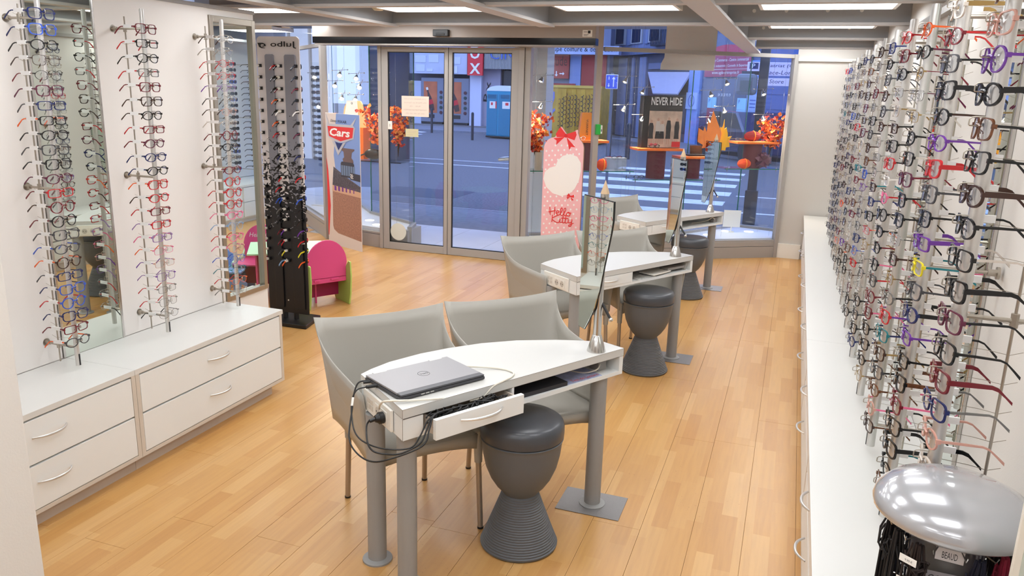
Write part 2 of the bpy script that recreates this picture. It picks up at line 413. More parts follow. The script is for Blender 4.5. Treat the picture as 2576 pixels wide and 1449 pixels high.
# wall mirrors
def wall_mirror(x, y0, y1, z0, z1, side, label):
    t = thing('wall_mirror', (x, (y0 + y1) / 2, z0), 0, label, 'mirror')
    d = side; w = (y1 - y0) / 2; h = z1 - z0
    MB().box(min(0, d * .008), max(0, d * .008), -w, w, 0, h).build('mirror_glass', MIRROR, t)
    MB().box(min(0, d * .012), max(0, d * .012), -w - .012, -w, 0, h).box(min(0, d * .012), max(0, d * .012), w, w + .012, 0, h).build('frame', CHROME, t, bevel=.002)
wall_mirror(WX + .0005, 2.60, 2.94, 0.512, 2.185, 1, 'tall narrow wall mirror behind the leftmost eyeglass pole')
wall_mirror(RX - .0005, 2.62, 2.98, 0.512, 2.17, -1, 'tall narrow wall mirror behind the nearest poles of the right wall')
wall_mirror(RX - .0005, 3.90, 4.08, 0.512, 2.17, -1, 'narrow wall mirror strip between the third and fourth poles of the right wall')
struct(MB().box(RX - 0.03, RX, -3.5, 9.4, 2.18, 2.21).build('trim_2', TAUPE))
struct(MB().box(-0.08, RX, 9.37, 9.40, 2.18, 2.21).build('trim_3', WHITEP))

# ceiling beams : deep dark webs with pale lower flanges
for y in (-2.6, -1.2, 0.2, 1.55, 2.93, 4.33, 5.64, 7.02, 8.33):
    w = 0.045
    ye = y
    x0 = -7.5 if y > 4 else WX - 0.1
    if y > 6: x0 = -0.47
    x1 = RX
    o = struct(MB().box(x0, x1, y - 0.012, y + 0.012, 2.265, ZC).box(x0, x1, y - w, y + w, 2.25, 2.266, mi=1).box(x0, x1, y - w, y + w, ZC - 0.015, ZC).build('ceiling_beam', [DECK, BEAM]))
for xa, xb in ((-3.08, -2.96), (-1.825, -1.715), (-0.60, -0.46)):
    struct(MB().box((xa + xb) / 2 - .012, (xa + xb) / 2 + .012, -3.5, 9.0 if xb > -1 else 5.64, 2.256, ZC).box(xa, xb, -3.5, 9.05 if xb > -1 else 5.64, 2.238, 2.256, mi=1).build('ceiling_beam', [DECK, BEAM]))
struct(MB().box(-7.5, -6.9, 4, 9.5, 2.30, 2.33).build('ceiling_edge', BEAM))
# bolts in the beam webs
bolts = MB()
for y in (5.64, 7.02, 8.33):
    for x in (-.35, -.15, .1, .3): bolts.cyl((x, y - .013, 2.34), (x, y - .022, 2.34), .012, 8)
tag(bolts.build('bolt', WHITEP, None), 'small pale bolt heads along the dark webs of the ceiling beams', 'bolt', kind='stuff')

# ceiling lights
LX = [(0.085, .36, 'right'), (-1.16, .37, 'middle'), (-2.44, .36, 'left'), (-3.78, .40, 'far left'), (-5.2, .36, 'added hidden left'), (-6.5, .36, 'added farthest left')]  # last two columns are unseen, added to light the dark left corner
LY = [(8.6, 'end'), (8.95, 'end'), (-1.7, 'behind'), (-0.3, 'behind'), (1.05, 'behind'), (2.35, 'behind'), (3.7, 'near'), (5.1, 'front'), (6.5, 'rear'), (7.75, 'back')]
names_row = {8.6: 'added to brighten the far window corner', 8.95: 'added unseen to brighten the far wall', -1.7: 'four rows behind the visible row', -0.3: 'three rows behind the visible row', 1.05: 'over the camera side', 2.35: 'over the front desk', 3.7: 'over the front desk chairs', 5.1: 'in the first visible row', 6.5: 'in the second row', 7.75: 'in the row nearest the street'}
for lx, hw, nm in LX:
    for ly, _ in LY:
        if lx < -3.5 and ly < 4.5: continue
        if ly > 7 and -3.5 < lx < -0.5: continue
        z = 2.315 if (lx > -.5 and ly < 8) or ly < 6 else 2.42  # raised panels hide behind the beams, added for the light they give
        if ly == 8.6 and lx != -6.5: continue  # extra panel added only to brighten the corner wall
        if ly == 8.95 and lx != 0.085: continue  # extra panel out of sight, added to light the far wall
        rn_ = names_row[ly]
        if 7 < ly < 8 and lx < -3: ly = 7.2 if lx > -4 else 7.6
        t = thing('ceiling_light', (lx, ly, z), 0, f'rectangular white light panel, {nm} column, {rn_}', 'ceiling light', 'fluorescent ceiling light panels')
        hy = .21
        MB().box(-hw - .02, hw + .02, -hy - .015, -hy, 0, .05).box(-hw - .02, hw + .02, hy, hy + .015, 0, .05).box(-hw - .02, -hw, -hy, hy, 0, .05).box(hw, hw + .02, -hy, hy, 0, .05).box(-hw - .02, hw + .02, -hy, hy, .04, .06).build('frame', WHITEP, t)
        MB().box(-hw, hw, -hy, hy, .006, .012).build('diffuser', DIFF, t)
        for q_ in (MB().box(-hw - .14, -hw - .02, -.03, .0, .03, .05), MB().box(hw + .02, hw + .14, -.03, .0, .03, .05), MB().cyl((0, 0, .06), (0, 0, .285), .008, 8)): q_.build('bracket', WHITEP, t)
# smoke detector
t = thing('smoke_detector', (-2.86, 5.14, 2.345), 0, 'round cream smoke detector at the left end of a ceiling light panel', 'smoke detector')
MB().lathe([(.001, -.035), (.03, -.035), (.045, -.02), (.05, 0)], 20).build('housing', mat('cream plastic', (226, 212, 184), .5), t, smooth=True)

# ================================================================== CABINETS
def bow_handle(parent, c, along, out, w=0.16, name='handle'):
    """arched bar handle: c centre on the face, along = unit vector, out = unit vector off the face"""
    a, o = Vector(along), Vector(out); pts = []
    for i in range(13):
        t = -1 + 2 * i / 12
        pts.append(Vector(c) + a * (t * w / 2) + o * (0.034 * (1 - abs(t) ** 2.4) + 0.001))
    rr = [0.0035 + 0.0022 * (1 - abs(-1 + 2 * i / 12) ** 2) for i in range(13)]
    return MB().tube(pts, rr, 8).build(name, ALU, parent, smooth=True)

def drawer_unit(name, x_back, x_front, y0, y1, label, side, group, drawers=((0.095, 0.285), (0.29, 0.478)), hy=0.48, hz=0.6, kick=0.05):
    """low cabinet with two drawers; side=+1 front faces +X, -1 front faces -X"""
    t = thing(name, (x_back, y0, 0), 0, label, 'cabinet', group)
    d = x_front - x_back; L = y1 - y0; s = side
    def bx(mb, a, b, ya, yb, za, zb): mb.box(min(a, b), max(a, b), ya, yb, za, zb)
    m = MB()
    bx(m, 0, d - s * .0201, 0.0001, .018, .0931, .484); bx(m, 0, d - s * .0201, L - .018, L - .0001, .0931, .484)
    bx(m, 0, d - s * .001, 0, L, .075, .093); bx(m, 0, s * .012, .001, L - .001, .0931, .484)
    bx(m, d - s * .02, d - s * .001, 0.0002, .022, .0931, .484); bx(m, d - s * .02, d - s * .001, L - .022, L - .0002, .0931, .484)
    m.build('body', CABEDGE, t)
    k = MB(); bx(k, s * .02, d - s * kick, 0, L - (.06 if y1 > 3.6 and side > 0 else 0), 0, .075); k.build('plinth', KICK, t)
    for z0, z1 in drawers:
        q = MB(); bx(q, d - s * .019, d - s * .001, .0245, L - .0245, z0 + .002, z1 - .002)
        dr = q.build('drawer', CABW, t, bevel=.0012)
        bow_handle(dr, (d - s * .001, L * hy, z0 + (z1 - z0) * hz), (0, 1, 0), (s, 0, 0))
    return t
XF = -2.73
drawer_unit('drawer_cabinet', WX + .001, XF, 1.42, 2.60, 'low white two-drawer cabinet by the left pillar, nearest the camera', 1, 'low drawer cabinets on the left wall', hy=.615)
drawer_unit('drawer_cabinet', WX + .001, XF, 2.602, 3.705, 'low white two-drawer cabinet on the left, far end by the black display', 1, 'low drawer cabinets on the left wall', hy=.5)
for y0, y1, lb in ((1.42, 2.6, 'white worktop slab on the low cabinet nearest the left pillar'), (2.601, 3.716, 'white worktop slab on the left cabinet under the second and third poles')):
    tag(MB().box(WX + .007, XF, y0, y1, .484, .510).build('worktop', TOPW, None, bevel=.0012), lb, 'worktop', 'white worktops on the left cabinets')
# right wall: long row of drawer units with chest below worktop
yy = [1.0, 2.12, 3.26, 4.42, 5.6, 6.8, 8.05, 9.372]
ords = ['nearest', 'second', 'third', 'fourth', 'fifth', 'sixth', 'farthest']
for i in range(7):
    drawer_unit('drawer_cabinet', RX - .001, .19, yy[i] + .002, yy[i + 1] - .002, f'low drawer cabinet under the right wall, {ords[i]} of the row', -1, 'low drawer cabinets on the right wall', hy=.55, kick=.012)
for i, (a, b) in enumerate(((1.0, 4.42), (4.422, 9.370))):
    tag(MB().box(.172, RX - .002, a, b, .484, .510).build('worktop', TOPW, None, bevel=.0012), ('long white worktop on the right cabinets, length nearest the camera', 'long white worktop on the right cabinets, length toward the far wall')[i], 'worktop', 'white worktops on the right cabinets')

# ================================================================== EYEGLASSES
def outline(kind, a, b, n=28):
    pts = []
    for i in range(n):
        t = 2 * PI * i / n; c, s_ = math.cos(t), math.sin(t)
        if kind == 'round': x, z = a * .92 * c, b * 1.12 * s_
        elif kind == 'oval': x, z = a * c, b * .92 * s_
        elif kind == 'rectangular':
            e = .45; x = a * math.copysign(abs(c) ** e, c); z = b * .8 * math.copysign(abs(s_) ** e, s_)
        elif kind == 'square':
            e = .6; x = a * math.copysign(abs(c) ** e, c); z = b * math.copysign(abs(s_) ** e, s_); x *= 1 + .08 * s_
        else:   # upswept
            e = .7; x = a * math.copysign(abs(c) ** e, c); z = b * math.copysign(abs(s_) ** e, s_)
            if s_ > 0: z += .006 * max(0, c); x *= 1.06
        pts.append((x, z))
    return pts
SHAPES = ['round', 'oval', 'rectangular', 'square', 'upswept']
FRONT = {}; LENSM = {}; TEMPLE = {}
BASEM = mat('frame colour', (40, 40, 40), .3)
def glasses_meshes(kind, style, half=False):
    a, b = .0262, .0198; cx = .0345 if style != 'metal' else .034
    t, dpt = (.0030, .0034) if style == 'acetate' else ((.0038, .0042) if style == 'chunky' else (.0013, .0016))
    mb = MB(); ol = outline(kind, a, b)
    for s in (-1, 1):
        inn = [(s * (x) + s * cx, z) for x, z in ol]
        out = [(s * (x + math.copysign(t, x) * min(1, abs(x) / a * 1.2)) + s * cx, z + math.copysign(t, z) * min(1, abs(z) / b * 1.2)) for x, z in ol]
        if s < 0: inn.reverse(); out.reverse()
        # gentle wrap: outer side lies further back
        mb2 = MB(); mb2.ring(out, inn, (0, 0, 0), (1, 0, 0), (0, 0, 1), -dpt)
        mb.add([(x, y + 3.0 * (abs(x) - .01) ** 2, z) for x, y, z in mb2.v], mb2.f)
    br = .0022 if style == 'metal' else .0029
    mb.tube([(-.0125, .001, .004), (-.006, -.001, .0075), (.006, -.001, .0075), (.0125, .001, .004)], br if style != 'metal' else .0011, 6)
    for s in (-1, 1):
        h = .003 if style == 'metal' else .0055
        mb.box(min(s * .060, s * .0668), max(s * .060, s * .0668), .0065, .016, .008 - h, .008 + h * .6)
        mb.tube([(s * .0105, .003, -.002), (s * .009, .009, -.006), (s * .008, .010, -.010)], .0010 if style == 'metal' else .0013, 5)
    fr = mb.mesh('front', BASEM, smooth=True, ang=40)
    lm = MB()
    n = len(ol); wy = lambda x: 3.0 * (abs(cx + x) - .01) ** 2 + .0018
    lm.add([(cx, wy(0) - .0016, 0)] + [(cx + x, wy(x), z) for x, z in ol], [(0, 1 + (i + 1) % n, 1 + i) for i in range(n)])
    ln = lm.mesh('lens', LENS, smooth=True, ang=60)
    tm = MB()
    hh, tt = {'metal': (.0012, .0012), 'acetate': (.0026, .0016), 'chunky': (.0056, .0018)}[style]
    prof = [(0.012, .008, hh), (.045, .0085, hh * 1.0), (.092, .008, max(hh * .8, .0016)), (.104, .004, max(hh * .75, .002)), (.120, -.010, .0028), (.134, -.023, .0034)]
    vs = []
    for y, z, h in prof: vs += [(-tt, y, z - h), (tt, y, z - h), (tt, y, z + h), (-tt, y, z + h)]
    fs = [(3, 2, 1, 0), tuple(range(20, 24))]
    for i in range(5):
        for k in range(4): fs.append((i * 4 + k, i * 4 + (k + 1) % 4, i * 4 + 4 + (k + 1) % 4, i * 4 + 4 + k))
    tm.add(vs, fs)
    return fr, ln, tm.mesh('temple', BASEM), cx
GM = {}
for sh in SHAPES:
    for st in ('metal', 'acetate', 'chunky'): GM[(sh, st)] = glasses_meshes(sh, st)
TAGM = MB().box(-.0024, .0024, .030, .078, .001, .0165).mesh('price_sleeve', see_through('clear price sleeve', (1, 1, 1), rough=.2, milk=.9, milkcol=lin((242, 241, 240))))
FC = {'black': (14, 14, 17), 'dark brown': (58, 34, 26), 'navy blue': (28, 38, 92), 'blue': (50, 86, 190), 'red': (190, 34, 40), 'dark red': (110, 26, 38), 'burgundy': (92, 30, 58),
      'purple': (104, 50, 150), 'pink': (226, 110, 150), 'tortoiseshell': (104, 62, 36), 'grey': (110, 108, 106), 'silver': (170, 168, 164), 'clear': (196, 186, 176), 'teal': (30, 120, 130), 'gold': (176, 146, 92),
      'yellow': (220, 205, 40), 'orange': (232, 96, 36), 'white': (236, 234, 230), 'rose': (200, 150, 136), 'dark grey': (66, 66, 70), 'pale blue': (130, 170, 214), 'lilac': (150, 120, 170)}
FM = {k: mat(k + ' frame', v, .22, metal=.7 if k in ('silver', 'gold') else 0, vary=.5 if k == 'tortoiseshell' else 0, vscale=90) for k, v in FC.items()}
ORD = ['first', 'second', 'third', 'fourth', 'fifth', 'sixth', 'seventh', 'eighth', 'ninth', 'tenth', 'eleventh', 'twelfth', 'thirteenth', 'fourteenth', 'fifteenth', 'sixteenth', 'seventeenth', 'eighteenth', 'nineteenth', 'twentieth',
       'twenty-first', 'twenty-second', 'twenty-third', 'twenty-fourth']
def make_glasses(loc, rz, shape, style, col, tcol, label, group, tagged=True, tilt=0.0, fold=0.0, scale=1.0):
    fr, ln, tm, cx = GM[(shape, style)]
    t = thing('eyeglasses', loc, rz, label, 'eyeglasses', group)
    t.rotation_euler = (tilt, 0, rz)
    if scale != 1: t.scale = (scale,) * 3
    inst(fr, 'front', t, m=FM[col])
    for s in (-1, 1):
        o = inst(ln, 'lens', t)
        if s < 0: o.scale = (-1, 1, 1)
        o = inst(tm, 'temple', t, (s * .0645, 0, 0), (0, 0, s * fold), m=FM[tcol])
        if tcol != col: o['label'] = tcol + ' temple'
    if tagged: inst(TAGM, 'price_sleeve', t, (-.0645, 0, 0))
    return t

# hooks and poles
HOOK = {}
def hook_mesh():
    mb = MB()
    mb.tube([(0, .004, .020), (0, -.020, .020), (0, -.027, .0185), (0, -.031, .014), (0, -.031, .003), (0, -.0295, .0015), (0, -.013, .0015)], .0015, 6)
    mb.tube([(0, -.017, .0015), (0, -.006, .0015)], .0022, 6)
    mb.tube([(0, .028, .006), (0, .085, .002), (0, .124, -.004), (0, .150, .006)], .0008, 4)
    return mb.mesh('hook', STEEL, smooth=True, ang=60)
HOOKM = hook_mesh()
def display_pole(x, y, rz, z0, z1, rows, r, label, group, wall_d=.19):
    """front of the pole faces local -y; the wall lies wall_d behind"""
    t = thing('display_pole', (x, y, z0), rz, label, 'display pole', group)
    H = z1 - z0
    MB().cyl((0, 0, 0), (0, 0, H), r, 16).cyl((0, 0, H), (0, 0, H + .004), r * .85, 16).build('pole', ALU, t, smooth=True)
    MB().box(-.0035, .0035, -r - .0012, -r + .004, .002, .055).build('slot', BLACK, t)
    MB().cyl((0, .108, 0.004), (0, .108, H - .03), .0034, 8).build('rear_rod', STEEL, t, smooth=True)
    for hz in (.085, .80, H - .085):
        mb = MB(); mb.cyl((0, r * .8, hz), (0, wall_d - .004, hz), .0055, 10).cyl((0, wall_d - .008, hz), (0, wall_d - .0005, hz), .018, 16).cyl((0, wall_d - .03, hz), (0, wall_d - .008, hz), .010, 12).cyl((0, .108, hz - .016), (0, .108, hz + .016), .0085, 10)
        mb.build('standoff', STEEL, t, smooth=True)
    for z in rows: inst(HOOKM, 'hook', t, (0, -r + .002, z - z0))
    return t
ROWS = {}
left_cols = {
 0: ['navy blue', 'blue', 'black', 'dark brown', 'black', 'burgundy', 'navy blue', 'black', 'black', 'dark grey', 'black', 'burgundy', 'red', 'dark red', 'black', 'dark grey', 'dark grey', 'dark brown', 'navy blue', 'blue', 'blue', 'navy blue', 'dark red', 'dark grey'],
 1: ['dark red', 'black', 'black', 'grey', 'dark red', 'dark brown', 'black', 'dark red', 'burgundy', 'navy blue', 'black', 'red', 'red', 'dark red', 'red', 'lilac', 'pink', 'rose', 'purple', 'grey', 'silver', 'silver'],
 2: ['clear', 'silver', 'red', 'red', 'lilac', 'silver', 'rose', 'clear', 'dark red', 'black', 'grey', 'dark red', 'red', 'red', 'red', 'pink', 'pale blue', 'pink', 'rose', 'blue', 'teal', 'orange', 'silver']}
left_t = {0: ['navy blue', 'navy blue', 'black', 'dark brown', 'dark red', 'burgundy', 'dark grey', 'orange', 'black', 'dark grey', 'black', 'burgundy', 'dark red', 'dark brown', 'dark red', 'dark grey', 'blue', 'orange', 'dark grey', 'navy blue', 'red', 'navy blue', 'dark red', 'orange'],
 1: ['dark red', 'red', 'black', 'red', 'dark red', 'dark brown', 'dark brown', 'red', 'dark red', 'navy blue', 'navy blue', 'orange', 'dark brown', 'red', 'lilac', 'pink', 'orange', 'purple', 'lilac', 'red', 'red', 'black'],
 2: ['dark brown', 'silver', 'red', 'red', 'purple', 'black', 'dark brown', 'clear', 'dark red', 'black', 'black', 'dark red', 'silver', 'red', 'red', 'pink', 'pale blue', 'red', 'pink', 'blue', 'teal', 'red', 'grey']}
lname = ['first', 'middle', 'last']
zr = {0: (2.045, .650), 1: (2.028, .632), 2: (2.018, .624)}
rg = random.Random(11)
for k in range(3):
    y = 2.51 + .553 * k; cols = left_cols[k]; n = len(cols)
    zs = [zr[k][0] + (zr[k][1] - zr[k][0]) * i / (n - 1) for i in range(n)]
    display_pole(-2.962, y, PI / 2, .53, 2.115, zs, .011, f'slim chrome eyeglass pole on the left wall, {("nearest the camera", "the middle one", "farthest, before the glass pane")[k]}', 'eyeglass poles on the left wall')
    for i, z in enumerate(zs):
        c = cols[i]; tcx = left_t[k][i]
        if k == 0: st = 'acetate' if i not in (3, 4) else 'metal'
        elif k == 1: st = 'acetate' if i < 16 else 'metal'
        else: st = 'metal' if i in (0, 1, 2, 3, 4, 5, 6, 7, 10, 16, 19, 20, 21, 22) else 'acetate'
        sh = rg.choice(['rectangular', 'square', 'oval'] if k < 2 else ['oval', 'round', 'oval'])
        if k == 0 and i in (13, 14, 17, 20): sh = 'round'
        make_glasses((-2.938, y + rg.uniform(-.003, .003), z), PI / 2 + rg.uniform(-.05, .05), sh, st, c, tcx,
                     f'{c} {sh} eyeglasses, {ORD[i]} from top on the {lname[k]} left-wall pole', f'eyeglasses on the {lname[k]} left wall pole', tilt=rg.uniform(-.05, .02))

near_c = {
 -2: [('tortoiseshell', 'dark red', 'square'), ('rose', 'dark brown', 'upswept'), ('purple', 'purple', 'round'), ('black', 'black', 'oval'), ('tortoiseshell', 'black', 'square'), ('black', 'black', 'upswept'), ('dark brown', 'dark brown', 'oval'), ('black', 'black', 'oval'), ('black', 'clear', 'square'), ('black', 'black', 'upswept'), ('burgundy', 'black', 'square'), ('black', 'black', 'square'), ('dark red', 'dark red', 'square'), ('navy blue', 'grey', 'square'), ('rose', 'rose', 'oval'), ('clear', 'black', 'oval'), ('black', 'black', 'square'), ('dark brown', 'black', 'oval'), ('black', 'black', 'square'), ('grey', 'black', 'oval'), ('black', 'black', 'oval')],
 -1: [('clear', 'gold', 'square'), ('dark red', 'red', 'oval'), ('dark grey', 'black', 'square'), ('black', 'black', 'upswept'), ('black', 'dark brown', 'oval'), ('purple', 'purple', 'oval'), ('red', 'red', 'upswept'), ('dark grey', 'dark grey', 'square'), ('black', 'black', 'square'), ('purple', 'purple', 'rectangular'), ('yellow', 'teal', 'rectangular'), ('dark grey', 'dark grey', 'square'), ('navy blue', 'black', 'oval'), ('purple', 'purple', 'rectangular'), ('black', 'black', 'rectangular'), ('black', 'tortoiseshell', 'upswept'), ('dark red', 'pink', 'square'), ('black', 'black', 'upswept'), ('black', 'black', 'square'), ('black', 'teal', 'oval'), ('tortoiseshell', 'black', 'square')],
 0: [('orange', 'orange', 'oval'), ('black', 'burgundy', 'oval'), ('gold', 'dark red', 'oval'), ('silver', 'burgundy', 'rectangular'), ('gold', 'clear', 'rectangular'), ('black', 'black', 'oval'), ('black', 'clear', 'square'), ('burgundy', 'dark red', 'square'), ('black', 'black', 'square'), ('black', 'black', 'square'), ('silver', 'black', 'rectangular'), ('dark brown', 'dark brown', 'rectangular'), ('gold', 'dark brown', 'rectangular'), ('grey', 'black', 'oval'), ('red', 'purple', 'square'), ('teal', 'navy blue', 'square'), ('dark brown', 'gold', 'upswept'), ('dark grey', 'black', 'upswept'), ('tortoiseshell', 'tortoiseshell', 'oval'), ('rose', 'pink', 'round'), ('dark brown', 'tortoiseshell', 'square')],
 1: [('red', 'red', 'oval'), ('dark red', 'dark red', 'square'), ('black', 'black', 'oval'), ('silver', 'black', 'rectangular'), ('clear', 'gold', 'square'), ('dark brown', 'black', 'rectangular'), ('black', 'black', 'square'), ('red', 'black', 'square'), ('white', 'white', 'rectangular'), ('pink', 'red', 'oval'), ('black', 'black', 'round'), ('black', 'black', 'oval'), ('black', 'dark red', 'oval'), ('black', 'pink', 'square'), ('dark grey', 'red', 'upswept'), ('dark red', 'dark red', 'round'), ('dark red', 'pink', 'upswept'), ('black', 'black', 'square'), ('black', 'white', 'upswept'), ('black', 'tortoiseshell', 'oval'), ('gold', 'tortoiseshell', 'round')]}
wts = ['black'] * 14 + ['dark grey'] * 8 + ['silver'] * 8 + ['dark brown'] * 7 + ['grey'] * 5 + ['navy blue'] * 3 + ['burgundy'] * 2 + ['dark red'] * 2 + ['tortoiseshell'] * 2 + ['red', 'purple', 'gold', 'gold', 'blue', 'clear', 'clear', 'orange', 'teal', 'rose']
pname = ['nearest', 'second', 'third', 'fourth', 'fifth', 'sixth', 'seventh', 'eighth', 'ninth', 'tenth', 'eleventh', 'farthest']
NROW = 21
for j, k in enumerate(range(-2, 10)):
    y = 3.02 + .546 * k
    zs = [2.03 + (.632 - 2.03) * i / (NROW - 1) + (.012 if j % 2 else 0) for i in range(NROW)]
    display_pole(.386, y, -PI / 2, .537, 2.105, zs, .0155, f'thick aluminium eyeglass pole on the right wall, {pname[j]} of twelve', 'eyeglass poles on the right wall')
    for i, z in enumerate(zs):
        if k in near_c: c, tcx, sh = near_c[k][i]; st = 'metal' if c in ('gold', 'silver') else ('chunky' if k < 0 and i % 3 == 0 else 'acetate')
        else:
            c = rg.choice(wts); tcx = c if rg.random() < .6 else rg.choice(wts + ['yellow', 'red', 'blue', 'clear']); sh = rg.choice(SHAPES); st = 'metal' if c in ('gold', 'silver', 'grey') or rg.random() < .25 else 'acetate'
        make_glasses((.386 - .0275, y + rg.uniform(-.004, .004), z - .004), -PI / 2 + math.radians(5) + rg.uniform(-.09, .09), sh, st, c, tcx,
                     f'{c} {sh} eyeglasses, {ORD[i]} from top on the {pname[j]} right-wall pole', f'eyeglasses on the {pname[j]} right wall pole', tilt=rg.uniform(-.08, .02), scale=rg.uniform(1.04, 1.12))

# ================================================================== DESKS, CHAIRS, STOOLS
DA = math.atan2(3.191 - 2.217, -.605 + 1.165)      # direction of the straight front edge
DESKS = [(-1.160, 2.212, 'front'), (-1.135, 4.385, 'middle'), (-1.128, 6.60, 'rear')]
ZT = .733
curve = [(.060, .386), (.12, .412), (.22, .440), (.377, .452), (.51, .442), (.664, .412), (.814, .353), (.961, .258), (1.04, .19), (1.115, .112)]
DESKW = mat('desk white toned down for light', (203, 202, 198), .35, bump=.04, bscale=300)  # worktop white darkened in the colour to offset the strong light above
outl = [(0, 0), (1.122, 0)] + list(reversed(curve))
def inset(poly, d):
    cx = .56; cy = .2
    return [(x + (d if x < .03 or (x < .1 and y > .3) else (-d if x > 1.1 else 0)), y + (d if y < .01 else (-d if y > .1 else 0))) for x, y in poly]
def make_desk(x, y, which):
    lab = {'front': 'white curved desk nearest the camera, its drawer pulled open', 'middle': 'white curved desk in the middle, its drawer shut', 'rear': 'white curved desk farthest back, before the shop window'}[which]
    t = thing('desk', (x, y, 0), DA, lab, 'desk', 'white curved service desks')
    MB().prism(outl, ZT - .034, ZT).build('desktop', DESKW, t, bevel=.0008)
    el = MB(); ring_ = outl + [outl[0]]
    for z_ in (ZT - .0006, ZT - .0336):
        el.tube([(x_, y_ - (.0002 if y_ < .01 else -.0002), z_) for x_, y_ in ring_], .0006, 4)
    el.tube([(-.0002, -.0002, ZT - .0336), (-.0002, -.0002, ZT - .0006)], .0006, 4).tube([(1.1222, -.0002, ZT - .0336), (1.1222, -.0002, ZT - .0006)], .0006, 4).tube([(-.0002, .0, .618), (-.0002, .0, ZT - .035)], .0007, 4)
    el.build('edge_line', mat('edge band glue line', (110, 100, 90), .6), t)
    MB().prism(inset(outl, .001), .617, .634).build('bottom_shelf', CABW, t)
    # left block, back apron, right cheek
    m = MB()
    m.prism([(0.001, .001), (.085, .001), (.14, .41), (.062, .384)], .634, ZT - .035)
    m.prism([(1.098, .001), (1.121, .001), (1.115, .110), (1.098, .128)], .634, ZT - .035)
    cv = curve[1:]
    m.prism([(p[0], p[1] - .001) for p in cv] + [(p[0] - .008, p[1] - .018) for p in reversed(cv)], .634, ZT - .035)
    m.prism([(.49, .001), (.502, .001), (.502, .42), (.49, .42)], .634, ZT - .035)
    m.build('carcass', CABW, t)
    MB().box(0.002, .088, -.0006, 0, ZT - .0362, ZT - .0346).build('joint', INK, t)
    op = .072 if which == 'front' else 0.0
    d = MB().box(.088, .488, -.001 - op, .017 - op, .622 if op else .634, ZT - .036)
    dr = d.build('drawer', CABW, t, bevel=.001)
    if op: MB().box(.10, .476, .017 - op, .30 - op, .630, .636).box(.10, .108, .017 - op, .30 - op, .636, .685).box(.468, .476, .017 - op, .30 - op, .636, .685).build('drawer_box', KICK, dr)
    bow_handle(dr, (.288, -.001 - op, .672), (1, 0, 0), (0, -1, 0), w=.19 if op else .15)
    for lx, ly in ((.052, .27), (.055, .06), (1.03, .05)):
        q = MB().cyl((lx, ly, .004), (lx, ly, .617), .036, 24).lathe([(.058, .0), (.058, .007), (.040, .012)], 24, (lx, ly)).build('leg', LEGG, t, smooth=True)
    # socket strip on the left end
    A = Vector((0, 0)); B = Vector((.056, .384)); e = (B - A).normalized(); o = Vector((-e.y, e.x))
    s0 = MB().obox((e.x * .075, e.y * .075, .622), (e.x * .255, e.y * .255, 0), (o.x * .011, o.y * .011, 0), (0, 0, .082)).build('socket_strip', WHITEP, t, bevel=.003)
    def on(u): return Vector((e.x * u + o.x * .0115, e.y * u + o.y * .0115))
    for u in (.13, .185):
        p = on(u); mb = MB(); c = Vector((p.x, p.y, .660)); nd = Vector((o.x, o.y, 0))
        mb.obox((p.x - e.x * .026, p.y - e.y * .026, .634), (e.x * .052, e.y * .052, 0), (nd.x * .003, nd.y * .003, 0), (0, 0, .052))
        q = mb.build('socket', WHITEP, s0, bevel=.001)
        mb2 = MB(); mb2.cyl(c + nd * .0032, c + nd * .0036, .019, 20)
        for dz in (-.009, .009): mb2.cyl(c + nd * .0036 + Vector((e.x * dz, e.y * dz, 0)), c + nd * .0046 + Vector((e.x * dz, e.y * dz, 0)), .0028, 8, mi=1)
        mb2.build('socket_well', [mat('socket shadow grey', (196, 190, 180), .5), INK], s0)
    mb = MB()
    for u in (.235, .265):
        p = on(u)
        for z in (.640, .664): mb.obox((p.x, p.y, z), (e.x * .022, e.y * .022, 0), (o.x * .002, o.y * .002, 0), (0, 0, .018))
    mb.build('data_port', mat('port cover', (214, 208, 198), .4), s0)
    return t
desks = [make_desk(*d) for d in DESKS]
def dpt(i, u, v, z):     # desk-local point to world
    x, y, _ = DESKS[i]; c, s = math.cos(DA), math.sin(DA)
    return Vector((x + u * c - v * s, y + u * s + v * c, z))
# textured plates under the right legs
for i, nm in enumerate(('front', 'middle', 'rear')):
    p = dpt(i, 1.03, .05, 0)
    tag(MB().box(-.143, .143, -.105, .105, .0005, .0035).build('floor_plate', PLATE, None, loc=(p.x - .0, p.y + .0, 0), bevel=.001), f'textured square steel plate on the floor under the right leg of the {nm} desk', 'plate', 'steel floor plates under desk legs')
for t in desks:
    for ch in t.children:
        pass

